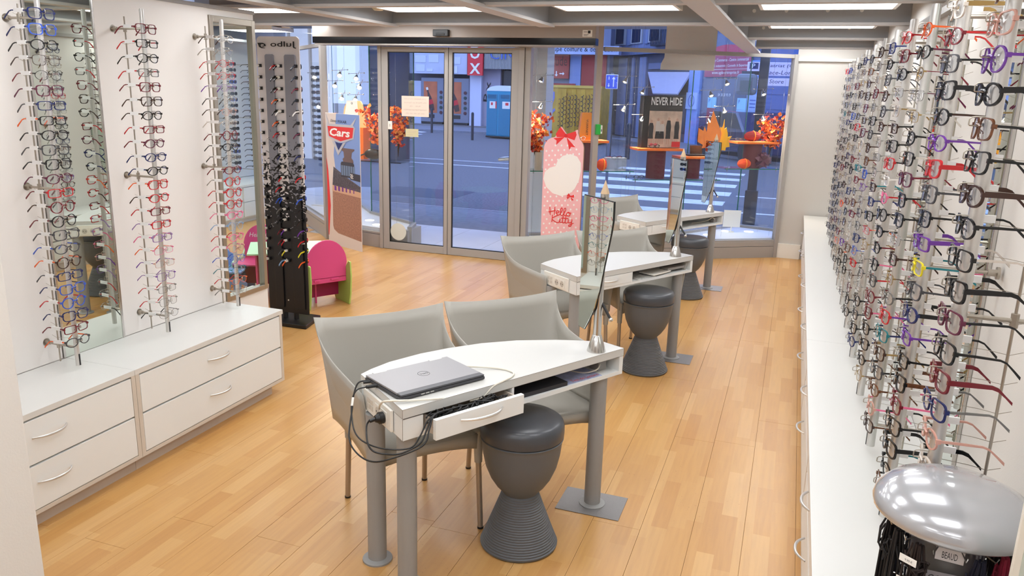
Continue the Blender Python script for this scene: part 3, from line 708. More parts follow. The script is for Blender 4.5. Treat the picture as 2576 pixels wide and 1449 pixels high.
# table mirrors on poles
prof_m = [(-.115, .566), (.112, .566), (.113, .53), (.113, .49), (.105, .445), (.096, .41), (.083, .36), (.068, .304), (.054, .24), (.040, .185), (.012, .11), (-.030, .045), (-.062, 0), (-.110, 0.002)]
for i, (nm, ang) in enumerate((('front', -135.3), ('middle', -145.9), ('rear', -139.2))):
    bx, by = [(-.703, 3.100), (-.686, 5.270), (-.690, 7.500)][i]
    t = thing('table_mirror', (bx, by, ZT), 0, f'curved blade mirror on a steel pole at the right end of the {nm} desk', 'mirror', 'table mirrors on steel poles')
    MB().lathe([(.040, .0), (.040, .004), (.020, .07), (.018, .072)], 28).build('base_cone', CHROME, t, smooth=True, ang=30)
    MB().cyl((0, 0, .07), (0, 0, .668), .0175, 20).build('pole', CHROME, t, smooth=True)
    MB().lathe([(.0178, .668), (.0178, .672), (.001, .722)], 20).build('finial', mat('pale wood tip', (208, 180, 146), .5), t, smooth=True, ang=30)
    a = math.radians(ang); n = Vector((math.cos(a), math.sin(a), 0)); tg = Vector((-n.y, n.x, 0))
    o = n * .026 + Vector((0, 0, .083))
    # tg x up = n (outward) for the reflecting side
    MB().slab(prof_m, o, tg, Vector((0, 0, 1)), .0035).build('mirror_glass', MIRROR2, t)
    big = [(x * 1.03, (z - .28) * 1.012 + .28) for x, z in prof_m]
    MB().slab(big, o - n * .005, tg, Vector((0, 0, 1)), .0048).build('backing', BLACK, t)
    MB().cyl(n * .004 + Vector((0, 0, .30)), n * .022 + Vector((0, 0, .30)), .014, 12).cyl(n * .004 + Vector((0, 0, .50)), n * .022 + Vector((0, 0, .50)), .014, 12).build('bracket', BLACK, t, smooth=True)
    p0 = Vector((-.004, .006, .235)); p1 = p0 + Vector((.060, -.022, -.082))
    lv = MB().cyl(p0, p1, .006, 10).build('lever', BLACK, t, smooth=True)
    MB().sphere(p1 + Vector((.002, -.001, -.004)), .0095, 14, 10).build('knob', CHROME, lv, smooth=True)

# stools
def make_stool(x, y, label):
    t = thing('stool', (x, y, 0), 0, label, 'stool', 'charcoal hourglass stools')
    prof = [(.150, .0), (.157, .006)]
    nr = 24
    for i in range(nr):
        f = i / nr; r = .157 - (.157 - .072) * (f ** .95); z = .008 + f * .222
        prof += [(r, z), (r + .0012, z + .003), (r + .0012, z + .0062), (r - .0015, z + .0078)]
    prof += [(.070, .232), (.0705, .24)]
    MB().lathe(prof, 40).build('base', STOOLG, t, smooth=True, ang=50)
    MB().lathe([(.070, .233), (.078, .244), (.100, .268), (.122, .302), (.142, .350), (.154, .405), (.160, .455), (.163, .470), (.166, .474), (.160, .478)], 40).build('bowl', STOOLG, t, smooth=True)
    MB().lathe([(.158, .4785), (.166, .482), (.1675, .50), (.1665, .528), (.160, .543), (.146, .552), (.11, .556), (.05, .5575), (.001, .558)], 40).build('cushion', STOOLC, t, smooth=True, ang=60)
    return t
make_stool(-.895, 2.715, 'charcoal hourglass stool tucked under the front desk')
make_stool(-.800, 4.985, 'charcoal hourglass stool under the middle desk')
make_stool(-.805, 7.10, 'charcoal hourglass stool under the rear desk, mostly hidden by chairs and mirror')

# tub chairs
def chair_meshes():
    NU, NV = 40, 10
    # perimeter at seat level and rim, u from -1 (front of one arm) round the back to +1
    def base(u):
        a = abs(u); s = 1 if u > 0 else -1
        if a > .52: f = (a - .52) / .48; return Vector((-.115 + f * .355, s * (.205 + .030 * f), .435))
        th = a / .52 * PI / 2
        return Vector((-.115 - .125 * math.cos(th) ** .8, s * .205 * math.sin(th) ** .8, .435))
    def rim(u):
        a = abs(u); s = 1 if u > 0 else -1
        if a <= .34:
            f = a / .34
            return Vector((-.305 + .025 * f ** 2 * 0 - .0 + .03 * (f ** 2) * .4, s * .298 * f, .822 + .022 * f ** 2.5))
        f = (a - .34) / .66
        x = -.293 + .02 * min(1, f * 3) + (f ** 1.55) * .52
        return Vector((min(x, .25), s * (.298 - .018 * math.sin(PI * min(1, f * .8)) - .022 * f), .682 + .162 * (1 - f) ** 4.2))
    us = [-1 + 2 * i / NU for i in range(NU + 1)]
    # put a column exactly at the back corners
    us = sorted(set([round(u, 4) for u in us if abs(abs(u) - .34) > .02] + [-.34, .34]))
    V = []; F = []
    n = len(us)
    for u in us:
        B = base(u); T = rim(u); Cc = Vector((B.x + (T.x - B.x) * .62, B.y + (T.y - B.y) * .72, B.z + (T.z - B.z) * .22))
        for j in range(NV + 1):
            t = j / NV; p = B * (1 - t) ** 2 + Cc * 2 * t * (1 - t) + T * t * t
            V.append(tuple(p))
    for it in range(14):
        W0 = [Vector(v) for v in V]
        for i in range(1, n - 1):
            for j in range(1, NV):
                k_ = i * (NV + 1) + j; wgt = .5 * min(1, (NV - j) / 3)
                V[k_] = tuple(W0[k_] * (1 - wgt) + (W0[k_ - NV - 1] + W0[k_ + NV + 1] + W0[k_ - 1] + W0[k_ + 1]) * (wgt / 4))
    for i in range(n - 1):
        for j in range(NV):
            a = i * (NV + 1) + j; F.append((a, a + 1, a + NV + 2, a + NV + 1))
    # seat : rows joining mirrored perimeter points
    half = [u for u in us if u >= 0]; NS = 10; k0 = len(V)
    rows = list(reversed(half))
    for r, u in enumerate(rows):
        B = base(u)
        for c in range(NS + 1):
            w = -1 + 2 * c / NS
            x = B.x + (.012 * (1 - w * w) if r == 0 else 0)
            V.append((x, B.y * w, B.z - .016 * (1 - w ** 4) * math.sin(PI * min(1, (r + .8) / (len(rows) - 1) + .1) * .9)))
    for r in range(len(rows) - 1):
        for c in range(NS):
            a = k0 + r * (NS + 1) + c; F.append((a, a + 1, a + NS + 2, a + NS + 1))
    # skirt below the seat: sides and back
    k1 = len(V)
    for u in us:
        B = base(u); dz = .045 + .012 * math.cos(u * PI); V.append(tuple(B)); V.append((B.x * 1.0, B.y * 1.0, B.z - dz))
    for i in range(n - 1): a = k1 + 2 * i; F.append((a, a + 2, a + 3, a + 1))
    # arm outer panel: from the rim at the front of each arm down to the skirt
    k2 = len(V)
    # front apron
    for c in range(NS + 1):
        w = -1 + 2 * c / NS; V.append((.252 - .012 * w * w, .235 * w, .432)); V.append((.246 - .010 * w * w, .235 * w, .372 + .018 * (1 - w * w) - .012 * abs(w) ** 3))
    for c in range(NS): a = k2 + 2 * c; F.append((a, a + 1, a + 3, a + 2))
    shell = MB().add(V, F).mesh('shell', CHAIRG, smooth=True, ang=50)
    # outer side panels, following arm rim to below the seat
    mb = MB()
    for s in (-1, 1):
        cols = [u for u in us if s * u > .36]; cols.sort(key=lambda u: abs(u)); vs = []; fs = []
        for i, u in enumerate(cols):
            T = rim(u); B = base(u); f = (abs(u) - .36) / .64
            for j in range(7):
                t = j / 6
                p = Vector((T.x + (B.x - T.x) * t * .35, T.y + (s * .243 - T.y) * (t ** .7) , T.z + (.392 - .02 * math.sin(PI * f) * -1 - T.z) * t))
                vs.append(tuple(p))
        for i in range(len(cols) - 1):
            for j in range(6):
                a = i * 7 + j; fs.append((a, a + 7, a + 8, a + 1))
        mb.add(vs, fs)
    side = mb.mesh('side_panel', CHAIRG, smooth=True, ang=50)
    sl = MB()
    sleeve = []
    for fx in (1, -1):
        for s in (-1, 1):
            px, py = (.226, .226) if fx > 0 else (-.222, .178)
            sl = MB().cyl((px, s * py, .440), (px + fx * .004, s * (py + .002), .30), .021, 14, r2=.0165)
            lg = MB().cyl((px + fx * .004, s * (py + .002), .31), (px + fx * .022, s * (py + .008), .006), .0125, 14, r2=.0115).cyl((px + fx * .022, s * (py + .008), .008), (px + fx * .0225, s * (py + .008), 0), .0135, 14, mi=1)
            sleeve.append((sl.mesh('leg_sleeve', CHAIRG, smooth=True), lg.mesh('leg', [mat('champagne anodised tube', (176, 162, 146), .35, .6), BLACK], smooth=True)))
    return shell, side, sleeve
CSH, CSI, CSL = chair_meshes()
def make_chair(x, y, ang, label):
    t = thing('armchair', (x, y, 0), math.radians(ang), label, 'chair', 'grey plastic tub armchairs at the desks')
    o = inst(CSH, 'shell', t); q = o.modifiers.new('s', 'SOLIDIFY'); q.thickness = .006; q.offset = 0
    o = inst(CSI, 'side_panel', t); q = o.modifiers.new('s', 'SOLIDIFY'); q.thickness = .004; q.offset = 0
    for a, b in CSL: inst(b, 'leg', t); inst(a, 'leg_sleeve', t)
    return t
c1 = (-1.420, 2.740); c2 = (-1.030, 3.195)
nm = [('front', 'left'), ('front', 'right'), ('middle', 'left'), ('middle', 'right'), ('rear', 'left')]
CH = [(c1[0], c1[1], -41.3), (c2[0], c2[1], -43.5), (c1[0] + .035, c1[1] + 2.155, -41), (c2[0] + .05, c2[1] + 2.12, -46), (c1[0] + .03 + .0, c1[1] + 4.42, -44)]
clab = ['grey plastic tub armchair at the left end of the front desk, by the laptop', 'grey plastic tub armchair behind the right end of the front desk', 'grey plastic tub armchair at the left end of the middle desk', 'grey plastic tub armchair behind the right end of the middle desk', 'grey plastic tub armchair behind the rear desk, before the shop window']
for (x, y, a), l in zip(CH, clab): make_chair(x, y, a, l)

# ------------------------------------------------------------------ things on the front desk
lap = thing('laptop', (-1.212, 2.497, ZT + .0005), math.radians(59.2), 'closed silver laptop lying on the front desk', 'laptop')
lw_, ld_ = .372, .250
MB().box(-lw_ / 2, lw_ / 2, -ld_ / 2, ld_ / 2, .002, .0135).build('base', mat('dark laptop base', (66, 66, 70), .4, .3), lap, bevel=.003)
MB().box(-lw_ / 2 + .003, lw_ / 2 - .003, -ld_ / 2 + .028, ld_ / 2 - .002, .0145, .0225).build('lid', mat('silver laptop lid', (150, 148, 150), .35, .5, bump=.05, bscale=900), lap, bevel=.002)
MB().box(-lw_ / 2 + .003, lw_ / 2 - .003, -ld_ / 2 + .001, -ld_ / 2 + .028, .0145, .0218).build('lid_edge', mat('dark lid edge', (84, 84, 88), .35, .5), lap, bevel=.002)
for sx_ in (-1, 1): MB().box(sx_ * .125 - .028, sx_ * .125 + .028, ld_ / 2 - .012, ld_ / 2 + .003, .013, .0235).build('hinge', ALU, lap, bevel=.001)
lg = flat([], 'x', INK, None, (0, 0, 0), (1, 0, 0), (0, 1, 0)); bpy.data.objects.remove(lg)
MB().ring(disc(0, .012, .0235, .0235, 28), disc(0, .012, .0222, .0222, 28), (0, 0, .0226), (1, 0, 0), (0, 1, 0), .0004).build('logo_ring', mat('logo chrome', (60, 60, 64), .2, .8), lap)
txt('DELL', 'lettering', mat('logo chrome', (0, 0, 0)), lap, (.018, .017, .0227), (-1, 0, 0), (0, -1, 0), .036, .010, lift=.0003)
MB().box(-.10, -.085, -ld_ / 2 - .0004, -ld_ / 2, .006, .010).box(-.08, -.065, -ld_ / 2 - .0004, -ld_ / 2, .006, .010).box(-.06, -.045, -ld_ / 2 - .0004, -ld_ / 2, .006, .010).build('led_strip', mat('pale led', (190, 188, 184), .4), lap)

def cable(name, pts, r, m, label, cat='cable', n=8, sub=6):
    P = [Vector(p) for p in pts]; out = []
    for i in range(len(P) - 1):
        p0 = P[max(i - 1, 0)]; p1 = P[i]; p2 = P[i + 1]; p3 = P[min(i + 2, len(P) - 1)]
        for k in range(sub):
            t = k / sub
            out.append(.5 * ((2 * p1) + (p2 - p0) * t + (2 * p0 - 5 * p1 + 4 * p2 - p3) * t * t + (3 * p1 - p0 - 3 * p2 + p3) * t ** 3))
    out.append(P[-1])
    o = MB().tube(out, r, n).build(name, m, None, smooth=True, ang=80)
    if label: tag(o, label, cat)
    return o
WCAB = mat('off white cable', (226, 220, 206), .45)
BCAB = mat('black cable', (22, 22, 24), .4)
z = ZT + .004
# white network cable: from the laptop's far side, looping over the desk edge and under it, back along the edge to the socket strip
cable('network_cable', [(-1.12, 2.665, ZT + .012), (-1.07, 2.69, z + .006), (-.995, 2.72, z), (-.935, 2.70, z), (-.925, 2.655, z), (-.935, 2.605, z + .001), (-.962, 2.558, ZT - .006), (-.99, 2.515, ZT - .038), (-1.02, 2.47, ZT - .040)], .0040, WCAB, 'white network cable looping from the laptop over the desk edge')
cable('network_cable', [(-1.03, 2.45, ZT - .030), (-1.07, 2.385, ZT - .006), (-1.10, 2.33, ZT + .006), (-1.16, 2.285, z + .004), (-1.235, 2.24, ZT + .010), (-1.268, 2.255, ZT - .012), (-1.290, 2.285, ZT - .045)], .0040, WCAB, 'white cable lying across the desk corner to the socket strip')
# black power cord with round plug
pl0 = Vector((-1.262, 2.255, .655))
e2 = (Vector((-1.475, 2.461)) - Vector((-1.165, 2.217))).normalized(); on_ = Vector((-e2.y * -1 * -1, e2.x * -1 * -1))
nrm = Vector((-.6185, -.7858, 0))
sock = dpt(0, .1316 * .1443 + 0, 0, .66)
sp_ = Vector((DESKS[0][0], DESKS[0][1], 0)) + Vector((e2.x, e2.y, 0)) * .130 + Vector((0, 0, .66)) + nrm * .017
t = thing('power_cord', tuple(sp_), 0, 'black power cord plugged into the front desk and hanging in loops below its corner', 'cord')
MB().cyl(nrm * .0, nrm * .016, .0215, 18).cyl(nrm * .016, nrm * .030, .0185, 18, r2=.012).cyl(nrm * .030 , nrm * .05 + Vector((0, 0, -.004)), .007, 10).build('plug', BLACK, t, smooth=True)
def loc_cable(nm, pts, r, par):
    P = [Vector(p) - Vector(sp_) for p in pts]; o = cable(nm, P, r, BCAB, None); o.parent = par; return o
c0 = sp_ + nrm * .05
loc_cable('cord', [tuple(c0), tuple(c0 + Vector((-.006, -.012, -.02))), (-1.262, 2.150, .625), (-1.235, 2.14, .600), (-1.19, 2.15, .592), (-1.14, 2.165, .598), tuple(dpt(0, .03, -.062, .625)), tuple(dpt(0, .065, -.052, .664)), tuple(dpt(0, .10, -.036, .698)), tuple(dpt(0, .16, -.03, .702)), tuple(dpt(0, .26, -.02, .690))], .0032, t)
loc_cable('cord', [(-1.395, 2.39, ZT + .008), (-1.418, 2.362, ZT + .006), (-1.425, 2.34, ZT - .03), (-1.41, 2.30, .66), (-1.37, 2.21, .60), (-1.32, 2.165, .572), (-1.25, 2.14, .56), (-1.18, 2.14, .578), tuple(dpt(0, .03, -.075, .62)), tuple(dpt(0, .070, -.060, .668)), tuple(dpt(0, .105, -.040, .702)), tuple(dpt(0, .18, -.035, .704)), tuple(dpt(0, .30, -.02, .692))], .0030, t)
t2 = thing('display_cable', (-1.36, 2.35, ZT + .008), 0, 'black cable with white tag plugged into the laptop side', 'cable')
def lc2(nm, pts, r, m=BCAB):
    P = [Vector(p) - Vector((-1.36, 2.35, ZT + .008)) for p in pts]; o = cable(nm, P, r, m, None); o.parent = t2; return o
lc2('plug', [(-1.335, 2.365, ZT + .008), (-1.352, 2.347, ZT + .008), (-1.368, 2.330, ZT + .008)], .0065)
lc2('plug', [(-1.372, 2.395, ZT + .008), (-1.385, 2.380, ZT + .008), (-1.40, 2.365, ZT + .008)], .0055)
lc2('cord', [(-1.368, 2.330, ZT + .008), (-1.392, 2.306, ZT + .002), (-1.40, 2.285, ZT - .03), (-1.385, 2.255, .66), (-1.34, 2.20, .625), (-1.28, 2.165, .612), (-1.2, 2.16, .605), tuple(dpt(0, .0, -.045, .610)), tuple(dpt(0, .045, -.04, .640)), tuple(dpt(0, .08, -.03, .680)), tuple(dpt(0, .12, -.025, .694)), tuple(dpt(0, .2, -.02, .690))], .0028)
lc2('cable_tag', [(-1.399, 2.290, ZT - .022), (-1.395, 2.275, ZT - .048)], .0048, WHITE)
mbc = MB()
rr = random.Random(5)
for k in range(9):
    pts = []
    for i in range(10): pts.append(dpt(0, .10 + .32 * i / 9 + rr.uniform(-.01, .01), -.045 + rr.uniform(-.012, .05), .652 + .048 * math.sin(i * .9 + k) ** 2 + rr.uniform(0, .006)))
    mbc.tube(pts, .003, 6)
o = mbc.build('cable_tangle', BCAB, None, smooth=True, ang=80); tag(o, 'tangle of black cables stuffed in the open drawer of the front desk', 'cables', kind='stuff')
# papers in the cubby of the front desk
def on_desk(name, i, u0, u1, v0, v1, z0, z1, m, label, cat, rot=0):
    c = dpt(i, (u0 + u1) / 2, (v0 + v1) / 2, 0); w, d = (u1 - u0) / 2, (v1 - v0) / 2
    o = MB().box(-w, w, -d, d, 0, z1 - z0).build(name, m, None, loc=(c.x, c.y, z0), rotz=DA + rot, bevel=.001)
    if label: tag(o, label, cat)
    return o
on_desk('folder', 0, .54, .80, .012, .22, .6345, .652, mat('black leatherette', (34, 34, 40), .45), 'black leather folder in the open shelf of the front desk', 'folder', rot=-.03)
bk = on_desk('reading_chart', 0, .80, 1.0, .008, .14, .6345, .6365, mat('pale blue paper', (170, 180, 214), .5, vary=.3, vscale=30), 'blue and white printed reading chart sticking out of the front desk shelf', 'paper', rot=-.04)
txt('Test de Lecture', 'lettering', RED2, bk, (-.06, -.058, .002), (1, 0, 0), (0, 1, 0), .15, .022, lift=.0006)
on_desk('adapter_box', 0, 1.02, 1.07, .05, .10, .6345, .685, mat('grey adapter', (150, 146, 142), .5), 'small grey adapter box at the end of the front desk shelf', 'adapter')
cable('cable', [dpt(0, 1.03, .05, .665), dpt(0, .99, .03, .655), dpt(0, .95, .06, .640), dpt(0, .92, .12, .638)], .003, WCAB, 'white cable curling beside the adapter in the front desk shelf')
on_desk('leaflet', 1, .55, .74, .004, .18, .6345, .637, mat('printed leaflet', (214, 214, 210), .5, vary=.5, vscale=40), 'white printed leaflet in the shelf of the middle desk', 'leaflet')
on_desk('tray', 1, .70, .90, .004, .12, .645, .653, WHITEP, 'white plastic tray leaning out of the middle desk shelf', 'tray', rot=.1)
on_desk('pen_case', 1, .88, 1.06, .02, .09, .652, .668, mat('grey case', (150, 146, 142), .5), 'grey flat case in the middle desk shelf', 'case')
on_desk('adapter_box', 2, 1.03, 1.08, .04, .09, .6345, .68, mat('grey adapter', (0, 0, 0)), 'small grey adapter box in the rear desk shelf', 'adapter')
cable('cable', [dpt(2, 1.04, .04, .665), dpt(2, .99, .03, .685), dpt(2, .93, .06, .655), dpt(2, .8, .12, .638)], .003, WCAB, 'white cables in the shelf of the rear desk')

# ================================================================== SHOP FRONT
FD = Vector((2.52, 1.59, 0)).normalized(); FN = Vector((-FD.y, FD.x, 0)); F0 = Vector((-2.60, 7.79, 0)); FL = 2.98
UP = Vector((0, 0, 1))
def W(s, z, off=.3): return F0 + FD * s + FN * off + UP * z
LD = Vector((-2.18, 2.09, 0)).normalized(); LN = Vector((.6922, .7217, 0)); L0 = Vector((-5.17, 7.96, 0)); LL = 3.0
MD = (Vector((-4.35, 7.79, 0)) - L0); ML = MD.length; MD.normalize(); MN = Vector((-MD.y, MD.x, 0))
def seg(mb, o, d, n, s0, s1, n0, n1, z0, z1, mi=0):
    return mb.obox(o + d * s0 + n * n0 + UP * z0, d * (s1 - s0), n * (n1 - n0), UP * (z1 - z0), mi)
hd = struct(MB().box(-5.04, -1.90, 7.60, 7.72, 2.292, ZC).build('header', mat('header paint', (166, 156, 149), .5), None, bevel=.003))
struct(MB().box(-5.04, -1.90, 7.605, 7.72, 2.228, 2.2915).build('header_trim', BLACKG))
struct(MB().box(-5.02, -1.92, 7.61, 7.80, 2.212, 2.2275).build('header_rail', TAUPE))
t = thing('door_sensor', (-3.50, 7.60, 2.30), 0, 'small black motion sensor on the beam above the sliding doors', 'sensor')
MB().box(-.085, .085, -.05, 0, 0, .065).box(-.05, .05, -.055, -.045, .012, .03).build('housing', BLACK, t, bevel=.006)
t = thing('notice_sticker', (-2.03, 7.599, 2.304), 0, 'small white certification sticker at the right end of the door header', 'sticker')
MB().box(0, .095, -.001, 0, 0, .062).build('sheet', WHITE, t)
MB().box(.052, .078, -.0016, -.001, .030, .056).box(.012, .045, -.0016, -.001, .042, .046).box(.012, .06, -.0016, -.001, .018, .022).box(.012, .05, -.0016, -.001, .008, .011).build('print', INK, t)
# sliding door leaves
def leaf(name, x0, x1, sl, sr, label):
    t = empty(name, (x0, 7.775, 0)); struct(t); w = x1 - x0
    MB().box(0, sl, 0, .04, .003, 2.206).box(w - sr, w, 0, .04, .003, 2.206).box(sl, w - sr, 0, .04, 2.154, 2.206).box(sl, w - sr, 0, .04, .003, .085).build('frame', TAUPE, t, bevel=.002)
    MB().box(sl, sl + .008, .008, .03, .085, 2.154).box(w - sr - .008, w - sr, .008, .03, .085, 2.154).box(sl, w - sr, .008, .03, 2.146, 2.154).box(sl, w - sr, .008, .03, .085, .093).build('gasket', BLACK, t)
    MB().box(sl, w - sr, .016, .024, .085, 2.154).build('glass', GLASS, t)
    return t
leaf('door_1', -4.300, -3.512, .075, .042, '')
leaf('door_2', -3.505, -2.725, .042, .078, '')
struct(MB().box(-2.722, -2.665, 7.76, 7.84, 0, 2.21).box(-2.66, -2.60, 7.775, 7.86, 0, 2.21).build('trim_4', TAUPE, None, bevel=.002))
struct(MB().box(-4.345, -4.305, 7.77, 7.85, 0, 2.21).build('trim_5', TAUPE, None, bevel=.002))
# paper notices on the door
t = thing('paper_notice', (-4.057, 7.772, 1.485), 0, 'large cream paper notice taped inside the left door leaf', 'notice')
MB().box(0, .325, .001, .003, 0, .215).build('sheet', mat('cream paper', (226, 210, 196), .7), t)
fd_ = mat('show-through ink', (196, 178, 168), .7)
for i, (s_, w_) in enumerate((('COURRIERS DU LOT', .26), ('Du Mardi au Samedi', .26), ('9h30 - 19h', .13), ('NONSTOP LE SAMEDI', .27), ('04 76 00 00 00', .22))):
    txt(s_, 'lettering', fd_, t, (.162 + w_ / 2, .001, .178 - i * .038), (-1, 0, 0), (0, 0, 1), w_, .013, lift=-.0012)
t = thing('paper_notice', (-4.012, 7.772, 1.268), 0, 'small pale yellow paper note on the left door leaf below the large notice', 'notice')
MB().box(0, .155, .001, .003, 0, .085).build('sheet', mat('pale yellow paper', (206, 200, 160), .7), t)
MB().box(.02, .135, .0004, .001, .06, .064).box(.02, .12, .0004, .001, .045, .049).box(.02, .09, .0004, .001, .02, .024).build('print', fd_, t)
t = thing('door_switch', (-4.222, 7.7749, 1.338), 0, 'small white key switch on the left door stile', 'switch')
MB().box(0, .05, -.012, -.0005, 0, .088).build('housing', WHITEP, t, bevel=.003); MB().box(.018, .032, -.015, -.012, .03, .06).build('rocker', mat('grey rocker', (200, 198, 190), .4), t)
t = thing('door_sticker', (-4.118, 7.788, .205), 0, 'round frosted white disc sticker low on the left door leaf', 'sticker')
MB().cyl((0, 0, 0), (0, .002, 0), .098, 32).build('disc', mat('frosted disc', (214, 218, 210), .6), t)

# left part of the front
m = MB(); seg(m, L0, LD, LN, -.02, .07, -.01, .06, 0, 2.6); struct(m.build('window_post', TAUPE, None, bevel=.002))
m = MB(); seg(m, L0, LD, LN, .07, LL, 0, .06, 0, .155); seg(m, L0, LD, LN, .07, LL, .004, .05, .160, .20); struct(m.build('window_base', TAUPE, None))
m = MB(); seg(m, L0, LD, LN, .07, LL, 0, .06, 2.21, 2.25); struct(m.build('window_transom', TAUPE))
g = empty('window_2'); struct(g); m = MB(); seg(m, L0, LD, LN, .07, LL, .02, .028, .20, 2.21); seg(m, L0, LD, LN, .07, LL, .02, .028, 2.25, ZC); m.build('glass_pane', GLASS, g)
m = MB(); seg(m, L0, MD, MN, .03, ML, 0, .06, 0, .150); seg(m, L0, MD, MN, .03, ML, .004, .05, .155, .175); struct(m.build('window_base', TAUPE))
g = empty('window_3'); struct(g); m = MB(); seg(m, L0, MD, MN, .03, ML, .02, .028, .175, 2.212); m.build('glass_pane', GLASS, g)
# right part of the front
m = MB(); seg(m, F0, FD, FN, .055, FL, -.005, .05, 0, .128); seg(m, F0, FD, FN, .055, FL, 0, .05, .132, .185); seg(m, F0, FD, FN, .055, FL, .006, .04, .185, .205); struct(m.build('window_base', TAUPE))
m = MB(); seg(m, F0, FD, FN, .77, FL - .03, -.01, .045, 2.208, 2.248); struct(m.build('window_transom', TAUPE, None, bevel=.002))
m = MB(); seg(m, F0, FD, FN, .685, .745, -.03, .05, 0, 2.6); struct(m.build('window_post', mat('pale taupe post', (176, 166, 156), .4), None, bevel=.002))
m = MB(); seg(m, F0, FD, FN, FL - .045, FL, -.02, .05, 0, 2.25); struct(m.build('window_post', TAUPE, None, bevel=.002))
g = empty('window_4'); struct(g); m = MB(); seg(m, F0, FD, FN, .055, .705, .02, .028, .205, 2.6); m.build('glass_pane', GLASS, g)
g = empty('window_5'); struct(g); m = MB(); seg(m, F0, FD, FN, .77, FL - .045, .02, .028, .205, 2.208); seg(m, F0, FD, FN, .77, FL - .045, .02, .028, 2.248, ZC); m.build('glass_pane', GLASS, g)
p = F0 + FD * .730 + FN * -.03 + UP * 1.365
t = thing('emergency_button', tuple(p), math.atan2(FD.y, FD.x), 'small green emergency release box on the pale window post', 'button box')
MB().box(-.028, .022, -.035, 0, 0, .105).build('housing', mat('green plastic', (40, 178, 70), .35), t, bevel=.003)
MB().box(.022, .042, -.03, -.002, .01, .095).build('clear_cover', WHITEP, t, bevel=.002); MB().box(.028, .036, -.0305, -.03, .03, .055).build('label', INK, t)

# display plinths between inner and outer glass
PLW = mat('white display plinth', (236, 236, 238), .4)
PR = [(F0 + FD * .06 + FN * .06), (F0 + FD * (FL - .02) + FN * .06), Vector((-.10, 9.90, 0)), Vector((-.592, 10.03, 0)), Vector((-1.15, 9.16, 0)), Vector((-2.70, 8.22, 0))]
t = struct(MB().prism([(v.x, v.y) for v in PR], -.02, .215).build('display_plinth', PLW))
PL = [(L0 + LD * LL + LN * .06), (L0 + LD * .02 + LN * .07), (L0 + MD * (ML - .02) + MN * .06), Vector((-4.06, 7.93, 0)), Vector((-4.16, 8.22, 0)), Vector((-5.0, 8.72, 0)), Vector((-6.9, 10.9, 0))]
struct(MB().prism([(v.x, v.y) for v in reversed(PL)], -.02, .215).build('display_plinth', PLW))
def outer_glass(pts, name, zt=2.9):
    g = empty(name); struct(g)
    for a, b in zip(pts, pts[1:]):
        d = (b - a); L = d.length; d.normalize(); n_ = Vector((-d.y, d.x, 0))
        m = MB(); seg(m, a, d, n_, 0, L, 0, .01, .24, zt); m.build('glass_pane', GLASS, g)
        m = MB(); seg(m, a, d, n_, 0, L, -.02, .03, -.02, .245); m.build('rail', TAUPE, g)
        m = MB(); m.obox(b - d * .004 + UP * .24, d * .008, n_ * .012, UP * (zt - .24)); m.build('silicone_joint', GEDGE, g)
outer_glass([Vector((-2.72, 8.24, 0)), Vector((-1.15, 9.18, 0)), Vector((-.592, 10.06, 0)), Vector((-.06, 9.92, 0))], 'window_6')
outer_glass([Vector((-4.04, 7.92, 0)), Vector((-4.14, 8.24, 0)), Vector((-5.0, 8.75, 0)), Vector((-6.9, 10.93, 0))], 'window_7')
struct(MB().box(-4.40, -4.045, 7.87, 8.22, -.02, .213).build('plinth_end', TAUPE))
# plinth lights set flush
k = 0
for (x, y) in ((-.68, 9.62), (-.85, 9.25), (-1.25, 8.95), (-.42, 9.72)):
    k += 1
    t = thing('plinth_light', (x, y, .2155), 0, f'round white light disc in the right display plinth, {ORD[k-1]} from the right corner glass', 'light', 'round lights in the display plinths')
    MB().cyl((0, 0, 0), (0, 0, .004), .055, 24).build('lens', glow('plinth lamp', (1, .95, .88), 2.2) if 'plinth lamp' not in MATS else MATS['plinth lamp'], t)
for k, (x, y) in enumerate(((-4.52, 8.02), (-5.25, 8.30), (-5.5, 8.62), (-4.75, 8.25))):
    t = thing('plinth_light', (x, y, .2155), 0, f'round white light disc in the left display plinth, {ORD[k]} from the door', 'light', 'round lights in the display plinths')
    MB().cyl((0, 0, 0), (0, 0, .004), .055, 24).build('lens', MATS['plinth lamp'], t)

# cable spotlights hanging in both windows
def spot(p, d, aim, label, L=.24):
    t = thing('cable_spotlight', tuple(p), 0, label, 'spotlight', 'halogen cable spotlights in the shop windows')
    d = Vector(d); aim = Vector(aim).normalized()
    mb = MB(); mb.cyl(d * -L * .5 + UP * .035, d * L * .5 + UP * .045, .0025, 6); mb.sphere(d * -L * .5 + UP * .035, .008, 8, 6); mb.sphere(d * L * .5 + UP * .045, .008, 8, 6); mb.cyl((0, 0, .04), aim * -.01, .004, 8); mb.cyl(d * .02 + UP * .02 , d * .05 + UP * .07, .0025, 6)
    mb.build('arm', CHROME, t, smooth=True)
    MB().cyl(aim * -.025, aim * .03, .010, 14, r2=.032, cap=False).build('reflector', CHROME, t, smooth=True)
    MB().sphere(aim * .016, .017, 12, 8).build('bulb', BULB, t, smooth=True)
    ld = bpy.data.lights.new('halogen', 'SPOT'); ld.energy = 14; ld.color = (1, .86, .66); ld.spot_size = math.radians(110); ld.spot_blend = .8; ld.shadow_soft_size = .03
    lo = bpy.data.objects.new('halogen', ld); COL.objects.link(lo); lo.parent = t; lo.location = aim * .045; lo.rotation_euler = aim.to_track_quat('-Z', 'Y').to_euler()
    return t
